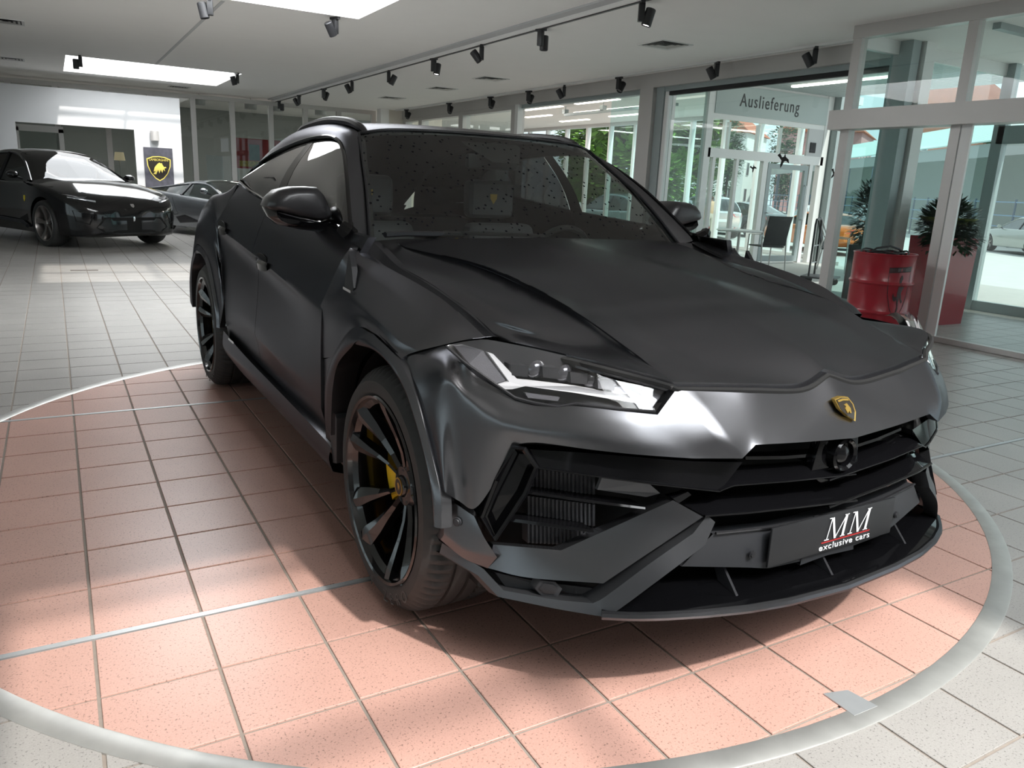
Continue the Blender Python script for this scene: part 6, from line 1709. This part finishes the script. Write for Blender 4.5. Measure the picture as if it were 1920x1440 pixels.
# person on the forecourt, seen from behind
def person():
    d = None
    for py in range(470, 420, -1):
        q = floor_at(1327, py, GZ); h = proj((q[0], q[1], GZ+1.74))
        if h[1] > 365: d = q; break
    if d is None: d = floor_at(1327, 448, GZ)
    t = empty('person', (d[0], d[1], GZ), 1.3); tag(t, 'person in a beige shirt and pale trousers walking away beside the parked cars', 'person')
    J = {'pel': (0, 0, .95, .15), 'wst': (0, 0, 1.12, .135), 'che': (.01, 0, 1.32, .16), 'nck': (.0, 0, 1.47, .065), 'hd0': (.02, 0, 1.56, .085), 'hd1': (.02, 0, 1.68, .085),
         'shl': (0, .17, 1.41, .075), 'ell': (-.03, .25, 1.14, .05), 'wrl': (.06, .24, .92, .036), 'hal': (.09, .235, .84, .036), 'shr': (0, -.17, 1.41, .075), 'elr': (-.05, -.25, 1.14, .05), 'wrr': (.0, -.25, .91, .036), 'har': (.02, -.245, .83, .036),
         'hpl': (0, .09, .88, .10), 'knl': (.06, .10, .50, .068), 'anl': (-.02, .10, .09, .045), 'tol': (.12, .10, .035, .035), 'hpr': (0, -.09, .88, .10), 'knr': (.0, -.10, .50, .068), 'anr': (-.10, -.10, .09, .045), 'tor': (.04, -.10, .035, .035)}
    E = [('pel', 'wst'), ('wst', 'che'), ('che', 'nck'), ('nck', 'hd0'), ('hd0', 'hd1'), ('che', 'shl'), ('shl', 'ell'), ('ell', 'wrl'), ('wrl', 'hal'), ('che', 'shr'), ('shr', 'elr'), ('elr', 'wrr'), ('wrr', 'har'), ('pel', 'hpl'), ('hpl', 'knl'), ('knl', 'anl'), ('anl', 'tol'), ('pel', 'hpr'), ('hpr', 'knr'), ('knr', 'anr'), ('anr', 'tor')]
    # fingers: five short chains from each palm
    for sd_, hx_ in (('l', 'hal'), ('r', 'har')):
        hx, hy, hz, _ = J[hx_]; sg = 1 if sd_ == 'l' else -1
        for k in range(4):
            J['f%s%da' % (sd_, k)] = (hx-.03+.02*k, hy, hz-.06, .009); J['f%s%db' % (sd_, k)] = (hx-.03+.022*k, hy-sg*.012, hz-.10+.006*abs(k-1.5), .008)
            E += [(hx_, 'f%s%da' % (sd_, k)), ('f%s%da' % (sd_, k), 'f%s%db' % (sd_, k))]
        J['f%st' % sd_] = (hx+.05, hy-sg*.01, hz-.03, .009); E.append((hx_, 'f%st' % sd_))
    names = list(J); me = bpy.data.meshes.new('body'); me.from_pydata([J[n][:3] for n in names], [(names.index(a), names.index(b)) for a, b in E], [])
    o = bpy.data.objects.new('body_tmp', me); COL.objects.link(o); o.modifiers.new('s', 'SKIN'); sv = me.skin_vertices[0].data
    for i, n in enumerate(names): sv[i].radius = (J[n][3], J[n][3]); sv[i].use_root = (n == 'pel')
    m_ = o.modifiers.new('u', 'SUBSURF'); m_.levels = 1; m_.render_levels = 1
    bpy.context.view_layer.update(); mesh = bpy.data.meshes.new_from_object(o.evaluated_get(bpy.context.evaluated_depsgraph_get())); bpy.data.objects.remove(o)
    mesh.name = 'body'; mesh.materials.clear()
    for m in (mat('skin', (.45, .27, .19), .6), mat('beige_shirt', (.55, .38, .25), .85), mat('pale_trousers', (.62, .56, .48), .85), mat('brown_shoes', (.08, .05, .035), .6), mat('brown_hair', (.06, .035, .02), .8)): mesh.materials.append(m)
    for f in mesh.polygons:
        c = f.center; k = 0
        if c.z < .08: k = 3
        elif c.z < .98 and abs(c.y) < .2: k = 2
        elif .98 <= c.z < 1.46 and not (abs(c.y) > .21 and c.z < 1.16): k = 1
        elif c.z > 1.63 or (c.z > 1.54 and c.x < .0): k = 4
        f.material_index = k; f.use_smooth = True
    b = bpy.data.objects.new('body', mesh); COL.objects.link(b); b.parent = t
    for sg in (-1, 1): MB().lathe([(0, .012), (.02, .008), (.028, 0), (.02, -.008), (0, -.012)], 10, Matrix.Translation((.02, sg*.088, 1.60)) @ Matrix.Rotation(PI/2, 4, 'X')).build('ear', mesh.materials[0], t)
person()
